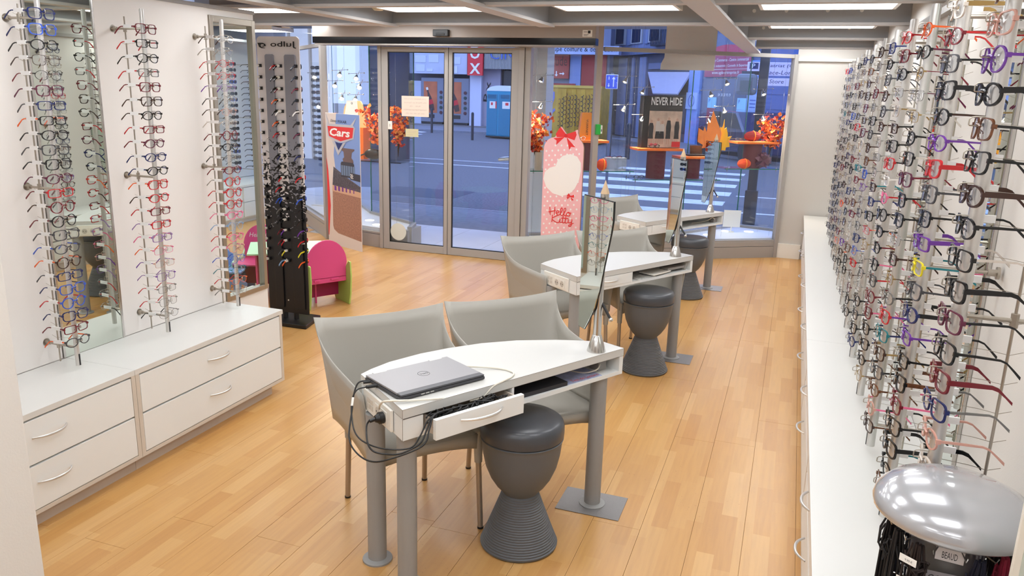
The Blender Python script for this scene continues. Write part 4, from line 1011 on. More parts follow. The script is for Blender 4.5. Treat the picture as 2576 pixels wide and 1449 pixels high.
SP = [(1.13, 1.93), (1.34, 1.82), (2.14, 1.81), (2.32, 1.94), (2.78, 1.84), (1.13, 1.63), (1.35, 1.53), (2.14, 1.52), (2.32, 1.64), (2.81, 1.56), (.18, 1.91), (.18, 1.64)]
SLB = ['upper left of the two beside the never hide poster', 'upper lamp just left of the poster', 'upper lamp above the orange maple leaf', 'upper lamp right of the maple leaf', 'upper lamp at the right end of the window', 'lower lamp farthest left of the poster', 'lower lamp just left of the poster', 'lower lamp above the orange maple leaf', 'lower lamp right of the maple leaf', 'lower lamp at the right end above the branches', 'upper lamp just right of the doors', 'lower lamp just right of the doors']
for (s_, z_), lb in zip(SP, SLB):
    off = .3 if s_ > .5 else .25
    spot(W(s_, z_, off), FD, (-.25 if s_ < 2 else .3, -.3, -.75), 'halogen cable spotlight, ' + lb)
for p, lb in (((-5.06, 8.17, 1.92), 'upper lamp above the orange display board'), ((-4.89, 8.25, 1.89), 'upper lamp turned away, second from the left post'), ((-5.14, 8.19, 1.80), 'small lamp just right of the left post'), ((-4.82, 8.20, 1.79), 'lamp between the rows in the left window'), ((-5.04, 8.17, 1.66), 'lower lamp above the orange board'), ((-4.90, 8.24, 1.65), 'lower lamp turned away behind the board'), ((-4.48, 8.10, 1.90), 'upper lamp beside the sliding door'), ((-4.48, 8.10, 1.66), 'lower lamp beside the sliding door'), ((-5.89, 8.98, 1.53), 'lamp left of the window post'), ((-5.95, 9.0, 1.9), 'upper lamp left of the window post')):
    spot(Vector(p), MD, (.1, -.5, -.6), 'left window halogen, ' + lb)

# glass shelves on steel wires
def shelf(s0, s1, z, d0, d1, label):
    t = thing('glass_shelf', tuple(F0), 0, label, 'shelf', 'glass shelves in the right shop window')
    m = MB(); m.obox(FD * s0 + FN * d0 + UP * (z - .008), FD * (s1 - s0), FN * (d1 - d0), UP * .008); m.build('glass', GLASSG, t)
    m = MB(); m.obox(FD * s0 + FN * (d0 - .001) + UP * (z - .0085), FD * (s1 - s0), FN * .0015, UP * .009); m.build('polished_edge', GEDGE, t)
    for s_ in (s0 + .04, s1 - .04):
        for d_ in (d0 + .02, d1 - .02):
            w = MB().cyl(FD * s_ + FN * d_ + UP * .22, FD * s_ + FN * d_ + UP * 2.55, .0012, 5); w.cyl(FD * s_ + FN * d_ + UP * (z - .03), FD * s_ + FN * d_ + UP * (z + .012), .006, 8); w.build('wire', CHROME, t)
shelf(1.22, 2.27, .875, .14, .46, 'glass shelf carrying the two maroon columns and the poster')
shelf(2.31, 3.0, 1.0, .14, .44, 'glass shelf at the right end of the window with yarn balls')
shelf(.06, 1.23, .965, .14, .42, 'glass shelf just right of the doors, behind the pink standee')

def column_table(s, z0, z1, r, hw, hd, label, tilt=0):
    p = W(s, z0, .30); t = thing('display_stand', tuple(p), math.atan2(FD.y, FD.x), label, 'display stand', 'maroon column stands with orange tops')
    MB().cyl((0, 0, .0005), (0, 0, z1 - z0), r, 28).build('column', MAROON, t, smooth=True)
    MB().box(-hw, hw, -hd, hd, z1 - z0, z1 - z0 + .026).build('orange_top', ORANGE, t, bevel=.004)
    return t
column_table(1.545, .8755, 1.185, .105, .27, .13, 'maroon column with orange top holding the never hide poster')
column_table(1.99, .8755, 1.10, .085, .21, .11, 'shorter maroon column with orange top beside the maple leaf')
t = column_table(2.72, 1.0005, 1.272, .105, .26, .12, 'maroon column with orange top holding a dark red ball of yarn')
column_table(.70, .9655, 1.262, .10, .24, .12, 'maroon column with orange top behind the pale window post')
# organza bow on the right column
bw = mat('plum organza', (98, 50, 74), .35)
mb = MB(); p = W(2.80, 1.09, .18)
for a0, a1 in ((20, 70), (-60, -20), (110, 160), (200, 250), (80, 105), (-15, 15)):
    for q in range(3):
        a = math.radians(a0 + (a1 - a0) * q / 2); c = Vector((0, 0, 0)); e_ = FD * math.cos(a) * .11 + UP * math.sin(a) * .10; w_ = FD * -math.sin(a) * .03 + UP * math.cos(a) * .03
        mb.add([c, c + e_ * .6 + w_ + FN * -.025 * (q - 1), c + e_ + FN * .012 * q, c + e_ * .6 - w_ + FN * -.012], [(0, 1, 2, 3)])
tag(mb.build('organza_bow', bw, None, loc=tuple(p)), 'plum organza bow tied round the right maroon column', 'bow')
# yarn
def yarn(s, z, r, col, label, scx=1.0, off=.30):
    t = thing('yarn_ball', tuple(W(s, z, off)), math.atan2(FD.y, FD.x), label, 'yarn')
    m_ = mat(col[0], col[1], .8, bump=1.0, bscale=120)
    MB().sphere((0, 0, r), r, 20, 14, (scx, .85, 1)).build('ball', m_, t, smooth=True)
    mb = MB()
    for k in range(12):
        a = k * .55; pts = []
        for i in range(17):
            u = 2 * PI * i / 16; pts.append(Vector((r * scx * 1.01 * (math.cos(u)), r * .86 * math.sin(u) * math.cos(a), r + r * 1.01 * math.sin(u) * math.sin(a))))
        mb.tube(pts, .003, 5)
    mb.build('strand', m_, t)
    mb = MB(); mb.tube([Vector((r * .1 + .004, r * .9 * math.cos(u), r + r * 1.03 * math.sin(u))) for u in [2 * PI * i / 16 for i in range(17)]], .006, 6); mb.build('paper_band', mat('orange band', (255, 150, 40), .6), t)
yarn(2.70, 1.299, .056, ('dark red wool', (134, 20, 30)), 'dark red ball of yarn lying on the right orange stand', 1.75)
yarn(2.575, 1.0005, .052, ('orange wool', (240, 84, 36)), 'orange ball of yarn on the right glass shelf', 1.5, .2)
yarn(1.80, .8755, .045, ('red orange wool', (224, 60, 40)), 'red orange ball of yarn between the two maroon columns', 1.1)
yarn(.885, .9655, .062, ('orange wool', (0, 0, 0)), 'orange ball of yarn on the shelf right of the pale window post', .9, .22)
# maple leaves cut from board
def maple(s, z, h, m_, label, rot, off=.2, flip=1):
    o = W(s, z, off)
    L = [(0, 0), (-.05, .18), (-.22, .14), (-.20, .22), (-.42, .26), (-.30, .36), (-.46, .56), (-.26, .52), (-.24, .62), (-.12, .50), (-.14, .78), (-.05, .72), (0, 1.0), (.05, .72), (.14, .78), (.12, .50), (.24, .62), (.26, .52), (.46, .56), (.30, .36), (.42, .26), (.20, .22), (.22, .14), (.05, .18)]
    c, s_ = math.cos(rot), math.sin(rot); P = [((x * c - y * s_) * h * flip * .62, (x * s_ + y * c) * h) for x, y in L]
    ob = bpy.data.objects.new('maple_leaf', None)
    bmm = bmesh.new(); vs = [bmm.verts.new(FD * a + UP * b) for a, b in P]; f = bmm.faces.new(vs)
    bmesh.ops.triangulate(bmm, faces=[f]); me = bpy.data.meshes.new('maple_leaf'); bmm.to_mesh(me); bmm.free(); me.materials.append(m_)
    ob = bpy.data.objects.new('maple_leaf', me); COL.objects.link(ob); ob.location = o
    q = ob.modifiers.new('s', 'SOLIDIFY'); q.thickness = .006
    tag(ob, label, 'leaf'); return ob
maple(2.10, 1.135, .50, mat('orange felt', (250, 140, 62), .7, vary=.12, vscale=12), 'large orange maple leaf cut-out leaning in the window', -.12)
maple(2.30, 1.14, .40, mat('yellow felt', (232, 180, 30), .7, vary=.12, vscale=12), 'smaller yellow leaf cut-out behind the orange maple leaf', -.05, .26)

# branches with autumn leaves
def branch(p, h, spread, n, lean, label, seed, r0=.0):
    r = random.Random(seed); t = thing('autumn_branch', tuple(p), 0, label, 'autumn branches')
    t['category'] = 'branch'
    tips = []; mb = MB()
    for k in range(9):
        a = r.uniform(0, 2 * PI); q = [Vector((0, 0, 0))]
        for i in range(1, 6):
            f = i / 5; q.append(Vector((math.cos(a) * spread * f ** 1.5 * r.uniform(.7, 1) + lean[0] * f, math.sin(a) * spread * .5 * f ** 1.5 + lean[1] * f, h * f * r.uniform(.85, 1.0))))
            if f > .3: tips.append(q[-1])
        mb.tube(q, [.004, .0035, .003, .0022, .0016, .001], 5)
    mb.build('stem', mat('dark twig', (70, 50, 34), .8), t, smooth=True)
    ms = [mat('orange leaf', (244, 122, 40), .6), mat('deep orange leaf', (226, 84, 34), .6), mat('amber leaf', (250, 172, 80), .6), mat('red leaf', (180, 46, 32), .6)]
    lv = MB()
    for k in range(n):
        c = r.choice(tips) + Vector((r.uniform(-1, 1) * spread * .35, r.uniform(-1, 1) * spread * .3, r.uniform(-.05, .05)))
        d = Vector((r.uniform(-1, 1), r.uniform(-1, 1), r.uniform(-.8, .8))).normalized(); e_ = d.orthogonal().normalized(); e_.rotate(Matrix.Rotation(r.uniform(0, 6.28), 3, d)); nn_ = d.cross(e_)
        L = r.uniform(.034, .060); w_ = L * .42
        pts = [c, c + d * L * .35 + e_ * w_ + nn_ * L * .12, c + d * L * .6 + e_ * w_ * .9, c + d * L + nn_ * L * .1, c + d * L * .6 - e_ * w_ * .9, c + d * L * .35 - e_ * w_ + nn_ * L * .12]
        lv.add(pts, [(0, 1, 2, 3), (0, 3, 4, 5)], r.randrange(4))
    o = lv.build('leaves', ms, t); o['kind'] = 'stuff'
    return t
def vase(p, h, r, label, m_=None):
    t = thing('vase', tuple(p), 0, label, 'vase'); MB().lathe([(r * .9, 0), (r, .01), (r, h), (r * .93, h), (r * .9, .02), (.001, .02)], 20).build('glass_body', m_ or GLASSG, t, smooth=True)
vase(W(.17, .966, .24), .19, .04, 'pale square-sided vase behind the left edge of the pink standee', mat('frosted beige', (190, 176, 158), .5))
branch(W(.15, 1.02, .24), .55, .16, 400, (-.02, -.02), 'autumn branch of orange leaves right of the doors, above the pink standee', 21)
vase(W(2.92, 1.001, .28), .26, .035, 'clear glass vase at the right end of the window')
branch(W(2.92, 1.15, .28), .40, .16, 400, (.05, .0), 'autumn branch of orange leaves at the far right end of the window', 22)
vase((-4.52, 8.12, .958), .10, .035, 'clear low vase on the left window shelf by the door')
branch(Vector((-4.52, 8.12, 1.04)), .50, .19, 380, (-.02, 0), 'autumn branch of orange leaves left of the sliding door', 23)
branch(Vector((-4.24, 8.03, 1.02)), .50, .10, 220, (.03, -.02), 'autumn branch of orange leaves seen through the left door leaf', 24)
t = thing('glass_shelf', (0, 0, 0), 0, 'glass shelf in the left window under the orange board', 'shelf')
MB().box(-5.15, -4.18, 7.98, 8.36, .948, .956).build('glass', GLASSG, t); MB().box(-5.15, -4.18, 7.979, 7.9805, .9475, .9565).build('polished_edge', BLACKG, t)
for x in (-5.1, -4.25):
    for y in (8.0, 8.33): MB().cyl((x, y, .215), (x, y, 2.55), .0012, 5).build('wire', CHROME, t)

# never hide poster
t = thing('poster_board', tuple(W(1.42, 1.2125, .30)), math.atan2(FD.y, FD.x), 'thick black poster board reading never hide on the orange stand', 'poster')
MB().box(-.07, .0, -.02, .10, 0, .56).build('side', INK, t)
MB().box(0, .39, -.022, .10, 0, .56).build('board', mat('dark poster', (44, 38, 36), .5), t)
MB().box(.002, .388, -.0235, -.022, .005, .40).build('photo', mat('sepia photo', (206, 178, 158), .5, vary=.35, vscale=9), t)
txt('NEVER HIDE', 'lettering', WINK, t, (.015, -.0235, .462), (1, 0, 0), (0, 0, 1), .36, .085, lift=.001, bold=.02)
mb = MB()
PO = [(.03, .23), (.11, .25), (.16, .22), (.235, .26), (.335, .25)]
drk = mat('dark clothing print', (36, 32, 34), .6); skin = mat('skin print', (196, 158, 136), .6); lt = mat('light clothing print', (206, 196, 188), .6)
for i, (x, h) in enumerate(PO):
    flat([[(x - .025, .10), (x + .025, .10), (x + .03, .19), (x + .018, h), (x - .018, h), (x - .03, .19)]], 'figure', drk if i in (0, 3, 4) else lt, t, (0, -.0235, .04), (1, 0, 0), (0, 0, 1))
    flat([[(x - .03, .06), (x + .03, .06), (x + .022, .14), (x - .022, .14)]], 'skirt', drk, t, (0, -.0242, .04), (1, 0, 0), (0, 0, 1))
    flat([[(x - .018, .0), (x - .006, .0), (x - .004, .065), (x - .018, .065)], [(x + .006, .0), (x + .018, .0), (x + .018, .065), (x + .004, .065)], disc(x, h + .018, .014, .018, 12)], 'skin_tone', skin, t, (0, -.0240, .04), (1, 0, 0), (0, 0, 1))
flat([[(.285, .01), (.385, .01), (.385, .07), (.285, .07)]], 'logo_panel', REDP, t, (0, -.0242, 0), (1, 0, 0), (0, 0, 1))
txt('Ray-Ban', 'lettering', WINK, t, (.292, -.0248, .025), (1, 0, .12), (0, 0, 1), .085, .030, lift=.001, shear=.1)
flat([disc(.045, .035, .022, .016, 14), disc(.095, .035, .022, .016, 14), [(.06, .036), (.08, .036), (.08, .041), (.06, .041)]], 'glasses_print', mat('rose print', (226, 96, 110), .5), t, (0, -.0245, 0), (1, 0, 0), (0, 0, 1))
# hanging paper banner above the window
hb = MB(); vs = []; fs = []
for i in range(9):
    z_ = 2.57 - .52 * i / 8; bul = -.0 + .06 * (i / 8) ** 3
    vs += [(-.27 - (.03 if i > 6 else 0), -bul, z_), (.27, -bul, z_), (-.27 - (.03 if i > 6 else 0), -bul + .004, z_), (.27, -bul + .004, z_)]
for i in range(8): a = i * 4; fs += [(a, a + 1, a + 5, a + 4), (a + 2, a + 6, a + 7, a + 3), (a, a + 4, a + 6, a + 2), (a + 1, a + 3, a + 7, a + 5)]
hb.add(vs, fs)
tag(hb.build('paper_banner', mat('cream banner', (248, 240, 230), .7), None, loc=(-1.18, 8.94, 0), smooth=True), 'blank cream paper banner hanging at the top of the right window', 'banner')
# white card on little foot
t = thing('price_card', (-.62, 9.60, .216), .25, 'blank white card on a small foot at the window corner glass', 'card')
MB().box(-.03, .03, -.03, .03, 0, .012).cyl((0, 0, .012), (0, 0, .06), .006, 8).build('foot', WHITEP, t); MB().box(-.10, .10, -.004, .004, .06, .26).build('card', WHITE, t)
# frames shown on the shelves
for s_, z_, off, sh, c_, tc_, lb in ((1.32, .895, .2, 'round', 'dark grey', 'silver', 'small round eyeglasses standing on the left end of the glass shelf'), (2.56, 1.315, .3, 'rectangular', 'silver', 'gold', 'gold temple eyeglasses lying on the right orange top'), (1.05, 1.105, .2, 'oval', 'black', 'red', 'eyeglasses with red temples over a clear ice block'), (1.0 + .5, 1.23, .25, 'oval', 'black', 'dark red', 'dark red eyeglasses at the poster foot'), (2.05, .895, .25, 'square', 'black', 'black', 'black eyeglasses beside the short maroon column'), (.62, 1.31, .2, 'oval', 'white', 'red', 'white and red eyeglasses beside the orange bag')):
    p = W(s_, z_, off); make_glasses(tuple(p), math.atan2(FD.y, FD.x) + .2, sh, 'acetate', c_, tc_, lb, None, tagged=False)
t = thing('ice_block', tuple(W(1.04, .9655, .2)), math.atan2(FD.y, FD.x), 'clear crackled acrylic block on the glass shelf', 'block')
MB().box(-.115, .115, -.02, .08, 0, .14).build('block', see_through('crackled acrylic', (.9, .93, .96), rough=.1, milk=.35, milkcol=(.5, .55, .62)), t, bevel=.004)
t = thing('orange_box', tuple(W(.70, 1.2885, .30)), math.atan2(FD.y, FD.x), 'tall tapered orange box with vertical writing on its stand', 'box')
mb = MB(); mb.add([(-.08, -.04, 0), (.06, -.04, 0), (.06, .04, 0), (-.08, .04, 0), (-.05, -.03, .29), (.055, -.03, .29), (.055, .03, .29), (-.05, .03, .29)], [(3, 2, 1, 0), (4, 5, 6, 7), (0, 1, 5, 4), (1, 2, 6, 5), (2, 3, 7, 6), (3, 0, 4, 7)]); mb.build('body', mat('amber orange card', (248, 150, 20), .45), t)
txt('VUARNET', 'lettering', INK, t, (-.005, -.041, .22), (0, 0, -1), (1, 0, 0), .17, .022, lift=.004)
t = thing('silver_case', tuple(W(1.99, 1.1265, .30)), math.atan2(FD.y, FD.x), 'open black eyeglass case with silver frame on the short orange stand', 'case')
MB().box(-.08, .12, -.07, .07, 0, .02).build('tray', BLACK, t, bevel=.003); MB().obox((-.02, .05, .02), (.15, 0, 0), (0, .02, .09), (0, -.008, .002)).build('lid', BLACK, t)
t = thing('display_tent', (-4.92, 8.16, 1.32), -.2, 'curved orange tent board with a white photo card in the left window', 'display board')
mb = MB(); sh_ = [(-.21, 0), (.21, 0), (.20, .10), (.15, .26), (.12, .30), (-.10, .30), (-.16, .22)]
mb.slab([(x * .9, z) for x, z in sh_], (0, .06, 0), (1, 0, 0), (0, 0, 1), .015); mb.build('board', mat('cream orange board', (250, 200, 140), .5), t)
MB().slab([(-.16, .0), (.09, 0), (.07, .30), (-.09, .30)], (0, .035, 0), (1, 0, 0), (0, 0, 1), .004).build('photo_card', WHITE, t)
MB().ring(disc(-.01, .27, .012, .012, 14), disc(-.01, .27, .008, .008, 14), (0, .030, 0), (1, 0, 0), (0, 0, 1), .002).build('logo', INK, t)
MB().slab([(-.12, .06), (.02, .06), (.02, .22), (-.11, .22)], (0, .0335, 0), (1, 0, 0), (0, 0, 1), .002).build('photo', mat('grey photo', (150, 146, 140), .5, vary=.6, vscale=20), t)
MB().box(-.20, .20, -.02, .10, -.36, 0).build('pedestal', ORANGE, t)
# glove of black goggles
t = thing('ski_goggles', (-4.60, 8.10, .957), .3, 'pair of black goggles on the left window shelf', 'goggles')
MB().sphere((0, 0, .07), .07, 18, 10, (1.5, .6, .9)).build('mask', BLACKG, t, smooth=True)
mb = MB(); mb.tube([(-.10, 0, .07), (-.15, .02, .05), (-.18, .03, .01)], .008, 6).tube([(.10, 0, .07), (.14, .02, .05), (.16, .03, .01)], .008, 6); mb.build('strap', BLACK, t, smooth=True)
# column of sunglasses in the left window and its clear post
t = thing('display_post', (-5.93, 9.0, .215), 0, 'clear acrylic post of sunglasses behind the left window', 'display post')
MB().box(-.07, .07, -.01, .01, 0, 1.85).build('post', see_through('clear acrylic', (.94, .96, .97), refl=.6), t)
MB().box(-.10, .10, -.06, .06, 0, .012).build('foot', WHITEP, t)

# ================================================================== SUNGLASSES
def sun_meshes():
    mb = MB(); ol = []
    for i in range(18):
        tt = 2 * PI * i / 18; c, s_ = math.cos(tt), math.sin(tt); ol.append((.031 * math.copysign(abs(c) ** .7, c), .0195 * math.copysign(abs(s_) ** .75, s_)))
    for s in (-1, 1):
        inn = [(s * x + s * .035, z) for x, z in ol]; out = [(s * x * 1.13 + s * .035, z * 1.16) for x, z in ol]
        if s < 0: inn.reverse(); out.reverse()
        m2 = MB(); m2.ring(out, inn, (0, 0, 0), (1, 0, 0), (0, 0, 1), -.005)
        mb.add([(x, y + 2.2 * max(0, abs(x) - .008) ** 2, z) for x, y, z in m2.v], m2.f)
    mb.box(-.008, .008, -.003, .004, .001, .008)
    fr = mb.mesh('front', BASEM)
    lm = MB(); lm.add([(.035 + x, 2.2 * max(0, (.035 + x) - .008) ** 2 + .002, z) for x, z in ol], [tuple(range(18))])
    ln = lm.mesh('lens', DLENS)
    tm = MB(); prof = [(.005, .004, .006), (.05, .003, .0045), (.095, .0, .0045), (.115, -.010, .0045), (.135, -.026, .005)]; vs = []
    for y, z, h in prof: vs += [(-.0022, y, z - h), (.0022, y, z - h), (.0022, y, z + h), (-.0022, y, z + h)]
    fs = [(3, 2, 1, 0), (16, 17, 18, 19)]
    for i in range(4):
        for k in range(4): fs.append((i * 4 + k, i * 4 + (k + 1) % 4, i * 4 + 4 + (k + 1) % 4, i * 4 + 4 + k))
    tm.add(vs, fs)
    return fr, ln, tm.mesh('temple', BASEM)
SF, SL, ST = sun_meshes()
STAG = MB().box(-.007, .007, .076, .108, -.006, .009).mesh('price_sleeve', WHITEP)
def make_sun(loc, rz, fc, tc_, label, group, tagd=True, parts=True):
    t = thing('sunglasses', loc, rz, label, 'sunglasses', group)
    inst(SF, 'front', t, m=FM[fc])
    for s in (1, -1):
        o = inst(SL, 'lens', t)
        if s < 0: o.scale = (-1, 1, 1)
        o = inst(ST, 'temple', t, (s * .072, .012, 0), m=FM[tc_])
        if tagd and s > 0: inst(STAG, 'price_sleeve', t, (s * .072, .0, 0))
    return t
for i in range(16):
    z_ = 2.0 - i * .077
    make_sun((-5.93, 8.975, z_), 0, rg.choice(['grey', 'dark brown', 'tortoiseshell', 'silver', 'black']), rg.choice(['black', 'tortoiseshell']), f'sunglasses on the clear post in the left window, {ORD[i]} from top', 'sunglasses on the clear window post', tagd=False)

# big folding sunglass tower seen from its back, printed name reversed
t = thing('sunglass_tower', (-3.545, 4.91, 0), 0, 'tall white-to-black sunglass tower with reversed brand name', 'display tower')
bodym = bpy.data.materials.new('tower print'); bodym.use_nodes = True
n = bodym.node_tree.nodes; l = bodym.node_tree.links; b = n['Principled BSDF']; b.inputs['Roughness'].default_value = .35
tcn = n.new('ShaderNodeTexCoord'); spx = n.new('ShaderNodeSeparateXYZ'); l.new(tcn.outputs['Object'], spx.inputs[0])
def printed(bg, nm):
    m_ = bpy.data.materials.new(nm); m_.use_nodes = True; n = m_.node_tree.nodes; l = m_.node_tree.links; b = n['Principled BSDF']; b.inputs['Roughness'].default_value = .4
    tcn = n.new('ShaderNodeTexCoord'); spx = n.new('ShaderNodeSeparateXYZ'); l.new(tcn.outputs['Object'], spx.inputs[0])
    mp = n.new('ShaderNodeMapping'); mp.inputs['Scale'].default_value = (14, 1, 22); mp.inputs['Rotation'].default_value = (0, .5, 0); l.new(tcn.outputs['Object'], mp.inputs[0])
    v = n.new('ShaderNodeTexNoise'); v.inputs['Scale'].default_value = 1.3; v.inputs['Detail'].default_value = 1.5; v.inputs['Distortion'].default_value = 1.8; l.new(mp.outputs[0], v.inputs['Vector'])
    mr = n.new('ShaderNodeMapRange'); mr.inputs[1].default_value = .55; mr.inputs[2].default_value = 1.75; mr.inputs[3].default_value = .34; mr.inputs[4].default_value = -.30; l.new(spx.outputs['Z'], mr.inputs[0])
    ad = n.new('ShaderNodeMath'); ad.operation = 'ADD'; l.new(v.outputs['Fac'], ad.inputs[0]); l.new(mr.outputs[0], ad.inputs[1])
    gt = n.new('ShaderNodeMath'); gt.operation = 'GREATER_THAN'; gt.inputs[1].default_value = .55; l.new(ad.outputs[0], gt.inputs[0])
    mx = n.new('ShaderNodeMix'); mx.data_type = 'RGBA'; l.new(gt.outputs[0], mx.inputs[0]); mx.inputs[6].default_value = (*lin(bg), 1); mx.inputs[7].default_value = (*lin((20, 20, 24)), 1)
    l.new(mx.outputs[2], b.inputs['Base Color']); return m_
pm = printed((228, 224, 226), 'tower print white'); pg = printed((142, 144, 156), 'tower print grey')
bpy.data.materials.remove(bodym)
R = .03
poly = [(-.178, .08), (.178, .08)] + arc(.178 - R, 2.118 - R, R, R, 0, 90, 6) + arc(-.178 + R, 2.118 - R, R, R, 90, 180, 6)
MB().slab(poly, (0, 0, 0), (1, 0, 0), (0, 0, 1), -.008).build('panel', pm, t)
MB().slab([(-.108, .12), (-.035, .12), (-.035, 1.985), (-.045, 1.995), (-.098, 1.995), (-.108, 1.985)], (0, -.001, 0), (1, 0, 0), (0, 0, 1), .012).build('grey_strip', pg, t, bevel=.003)
MB().slab([(.055, .12), (.150, .12), (.150, 1.985), (.140, 1.995), (.065, 1.995), (.055, 1.985)], (0, -.001, 0), (1, 0, 0), (0, 0, 1), .012).build('grey_strip', pg, t, bevel=.003)
MB().slab([(-.165, 2.073), (-.120, 2.073), (-.098, 2.064), (-.094, 2.052), (-.118, 2.047), (-.128, 2.052), (-.108, 2.055), (-.110, 2.061), (-.128, 2.065), (-.140, 2.058), (-.133, 2.045), (-.108, 2.040), (-.098, 2.036), (-.132, 2.036), (-.152, 2.045), (-.158, 2.060)], (0, -.0085, 0), (1, 0, 0), (0, 0, 1), .001).build('logo', INK, t)
txt('Julbo', 'lettering', INK, t, (.160, -.008, 2.036), (-1, 0, 0), (0, 0, 1), .215, .048, lift=-.0015, bold=.01)
MB().cyl((-.05, .02, .03), (-.05, .02, .30), .02, 10).cyl((.05, .02, .03), (.05, .02, .30), .02, 10).build('upright', BLACK, t)
MB().prism([(-.19, -.12), (.22, -.11), (.16, .18), (-.19, .18)], 0, .03).build('base', BLACK, t, bevel=.004)
MB().cyl((0, -.004, .18), (0, -.006, .18), .006, 8).cyl((.12, -.004, .17), (.12, -.006, .17), .006, 8).cyl((0, -.004, .50), (0, -.006, .50), .006, 8).cyl((.12, -.004, .49), (.12, -.006, .49), .006, 8).build('screw', WHITEP, t)
mb = MB()
for i in range(19):
    z_ = 1.915 - i * .079
    for x in (-.152, -.024, .022, .150): mb.box(x - .009, x + .009, -.0165, -.0008, z_ - .010, z_ + .012)
mb.build('slot', BLACK, t)['kind'] = 'stuff'
tcols = ['red', 'black', 'black', 'orange', 'black', 'orange', 'red', 'black', 'black', 'black', 'black', 'red', 'blue', 'grey', 'black', 'dark red', 'dark red', 'dark grey', 'pale blue']
tcol2 = ['black', 'black', 'dark red', 'black', 'white', 'black', 'burgundy', 'black', 'navy blue', 'black', 'red', 'black', 'blue', 'black', 'black', 'purple', 'red', 'yellow', 'orange']
for i in range(19):
    z_ = 1.915 - i * .079
    make_sun((-3.633, 4.975, z_), PI, 'black' if tcols[i] not in ('blue', 'red') else tcols[i], tcols[i], f'{tcols[i]} sunglasses in the left column of the tower, {ORD[i]} from top', 'sunglasses in the left column of the tower')
    make_sun((-3.459, 4.975, z_), PI, 'black' if tcol2[i] not in ('blue', 'orange', 'red', 'burgundy') else tcol2[i], tcol2[i], f'{tcol2[i]} sunglasses in the right column of the tower, {ORD[i]} from top', 'sunglasses in the right column of the tower')

# ================================================================== STANDEES
# motor-racing folding standee by the left post
A_ = Vector((-5.01, 7.76, 0)); B_ = Vector((-4.41, 7.48, 0)); dv = (B_ - A_).normalized()
t = thing('race_standee', tuple(A_), math.atan2(dv.y, dv.x), 'tall folded cardboard standee of a race track with red sign, left of the doors', 'standee')
SWT = mat('standee white', (216, 204, 198), .55); CARD = mat('raw card', (160, 130, 104), .8)
MB().box(0.0, .662, 0, .008, .0, 1.488).build('front_board', SWT, t)
MB().obox((0, 0, 0), (-.045, .17, 0), (.006, .004, 0), (0, 0, 1.484)).build('side_board', mat('standee side', (196, 150, 140), .6), t)
X, Z = (1, 0, 0), (0, 0, 1)
def pr(polys, nm, m_, lift, par=None, o=(0, 0, 0)): return flat(polys, nm, m_, par or t, o, X, Z, lift=lift, t=.0005)
flat([[(.215, .66), (.15, 1.03), (.22, 1.487), (.661, 1.487), (.661, .66)]], 'sky_print', mat('sky print', (128, 156, 214), .55), t, (0, 0, 0), X, Z, lift=.0003, t=.0004)
pr([[(.10, .31), (.11, .66), (.661, .66), (.661, .112), (.20, .145), (.12, .18), (.10, .22)]], 'ground_print', mat('track print', (168, 124, 106), .6, vary=.3, vscale=60), .0003)
pr([[(.10, .62), (.661, .60), (.661, .66), (.11, .69)]], 'barrier_print', mat('barrier print', (208, 168, 140), .6), .0008)
pr([[(0, .10), (.012, .10), (.06, .45), (.03, .85), (0, 1.0)]], 'red_edge', RED2, .0008)
dp = mat('dark grey print', (60, 60, 72), .6)
pr([[(.11, .69), (.661, .66), (.661, .72), (.40, .80), (.14, .90)]], 'stand_print', mat('grandstand print', (96, 90, 100), .6, vary=.4, vscale=50), .0012)
pr([[(.135 + .02 * i, .69), (.139 + .02 * i, .69), (.148 + .02 * i, .86 - .006 * i), (.143 + .02 * i, .86 - .006 * i)] for i in range(26)], 'fence_print', dp, .0018)
pr([[(.15 + .075 * i, .635), (.19 + .07 * i, .632), (.19 + .07 * i, .682), (.15 + .075 * i, .688)] for i in range(6)], 'banner_print', mat('purple print', (110, 50, 140), .6), .0022)
pr([[(.29, .80), (.55, .80), (.55, .95), (.53, .97), (.31, .97), (.29, .95)]], 'tower_print', dp, .0022)
pr([[(.34, .97), (.54, .97), (.53, 1.0), (.50, 1.02), (.51, 1.08), (.56, 1.105), (.56, 1.12), (.29, 1.12), (.29, 1.105), (.35, 1.08), (.36, 1.02), (.33, 1.0)]], 'tower_print', mat('tower brown print', (112, 92, 92), .6), .0022)
pr([[(.30 + .045 * i, .82), (.335 + .045 * i, .82), (.335 + .045 * i, .93), (.30 + .045 * i, .93)] for i in range(6)], 'window_print', mat('blue grey print', (110, 130, 160), .6), .0028)
pr([[(.47, .785), (.661, .775), (.661, .85), (.47, .86)]], 'sign_print', dp, .003)
CK = [[(.475 + .013 * i, .795 + .013 * j), (.488 + .013 * i, .795 + .013 * j), (.488 + .013 * i, .808 + .013 * j), (.475 + .013 * i, .808 + .013 * j)] for i in range(4) for j in range(4) if (i + j) % 2]
pr(CK, 'checker_print', WINK, .0036)
SIL = mat('silver print', (196, 196, 204), .35, .3)
pr([[(.02, 1.35), (.03, 1.40), (0.012, 1.475), (.022, 1.475), (.075, 1.372), (.50, 1.375), (.60, 1.452), (.608, 1.448), (.545, 1.37), (.585, 1.345), (.555, 1.25), (.55, 1.228), (.40, 1.19), (.30, 1.175), (.22, 1.18), (.06, 1.22), (.04, 1.24)]], 'sign_rim', SIL, .0030)
pr([[(.045, 1.345), (.555, 1.348), (.53, 1.24), (.30, 1.19), (.07, 1.235)]], 'sign_red', RED2, .0038)
txt('Cars', 'lettering', WINK, t, (.075, 0, 1.240), X, Z, .40, .088, lift=.0050, shear=.06, bold=.03)
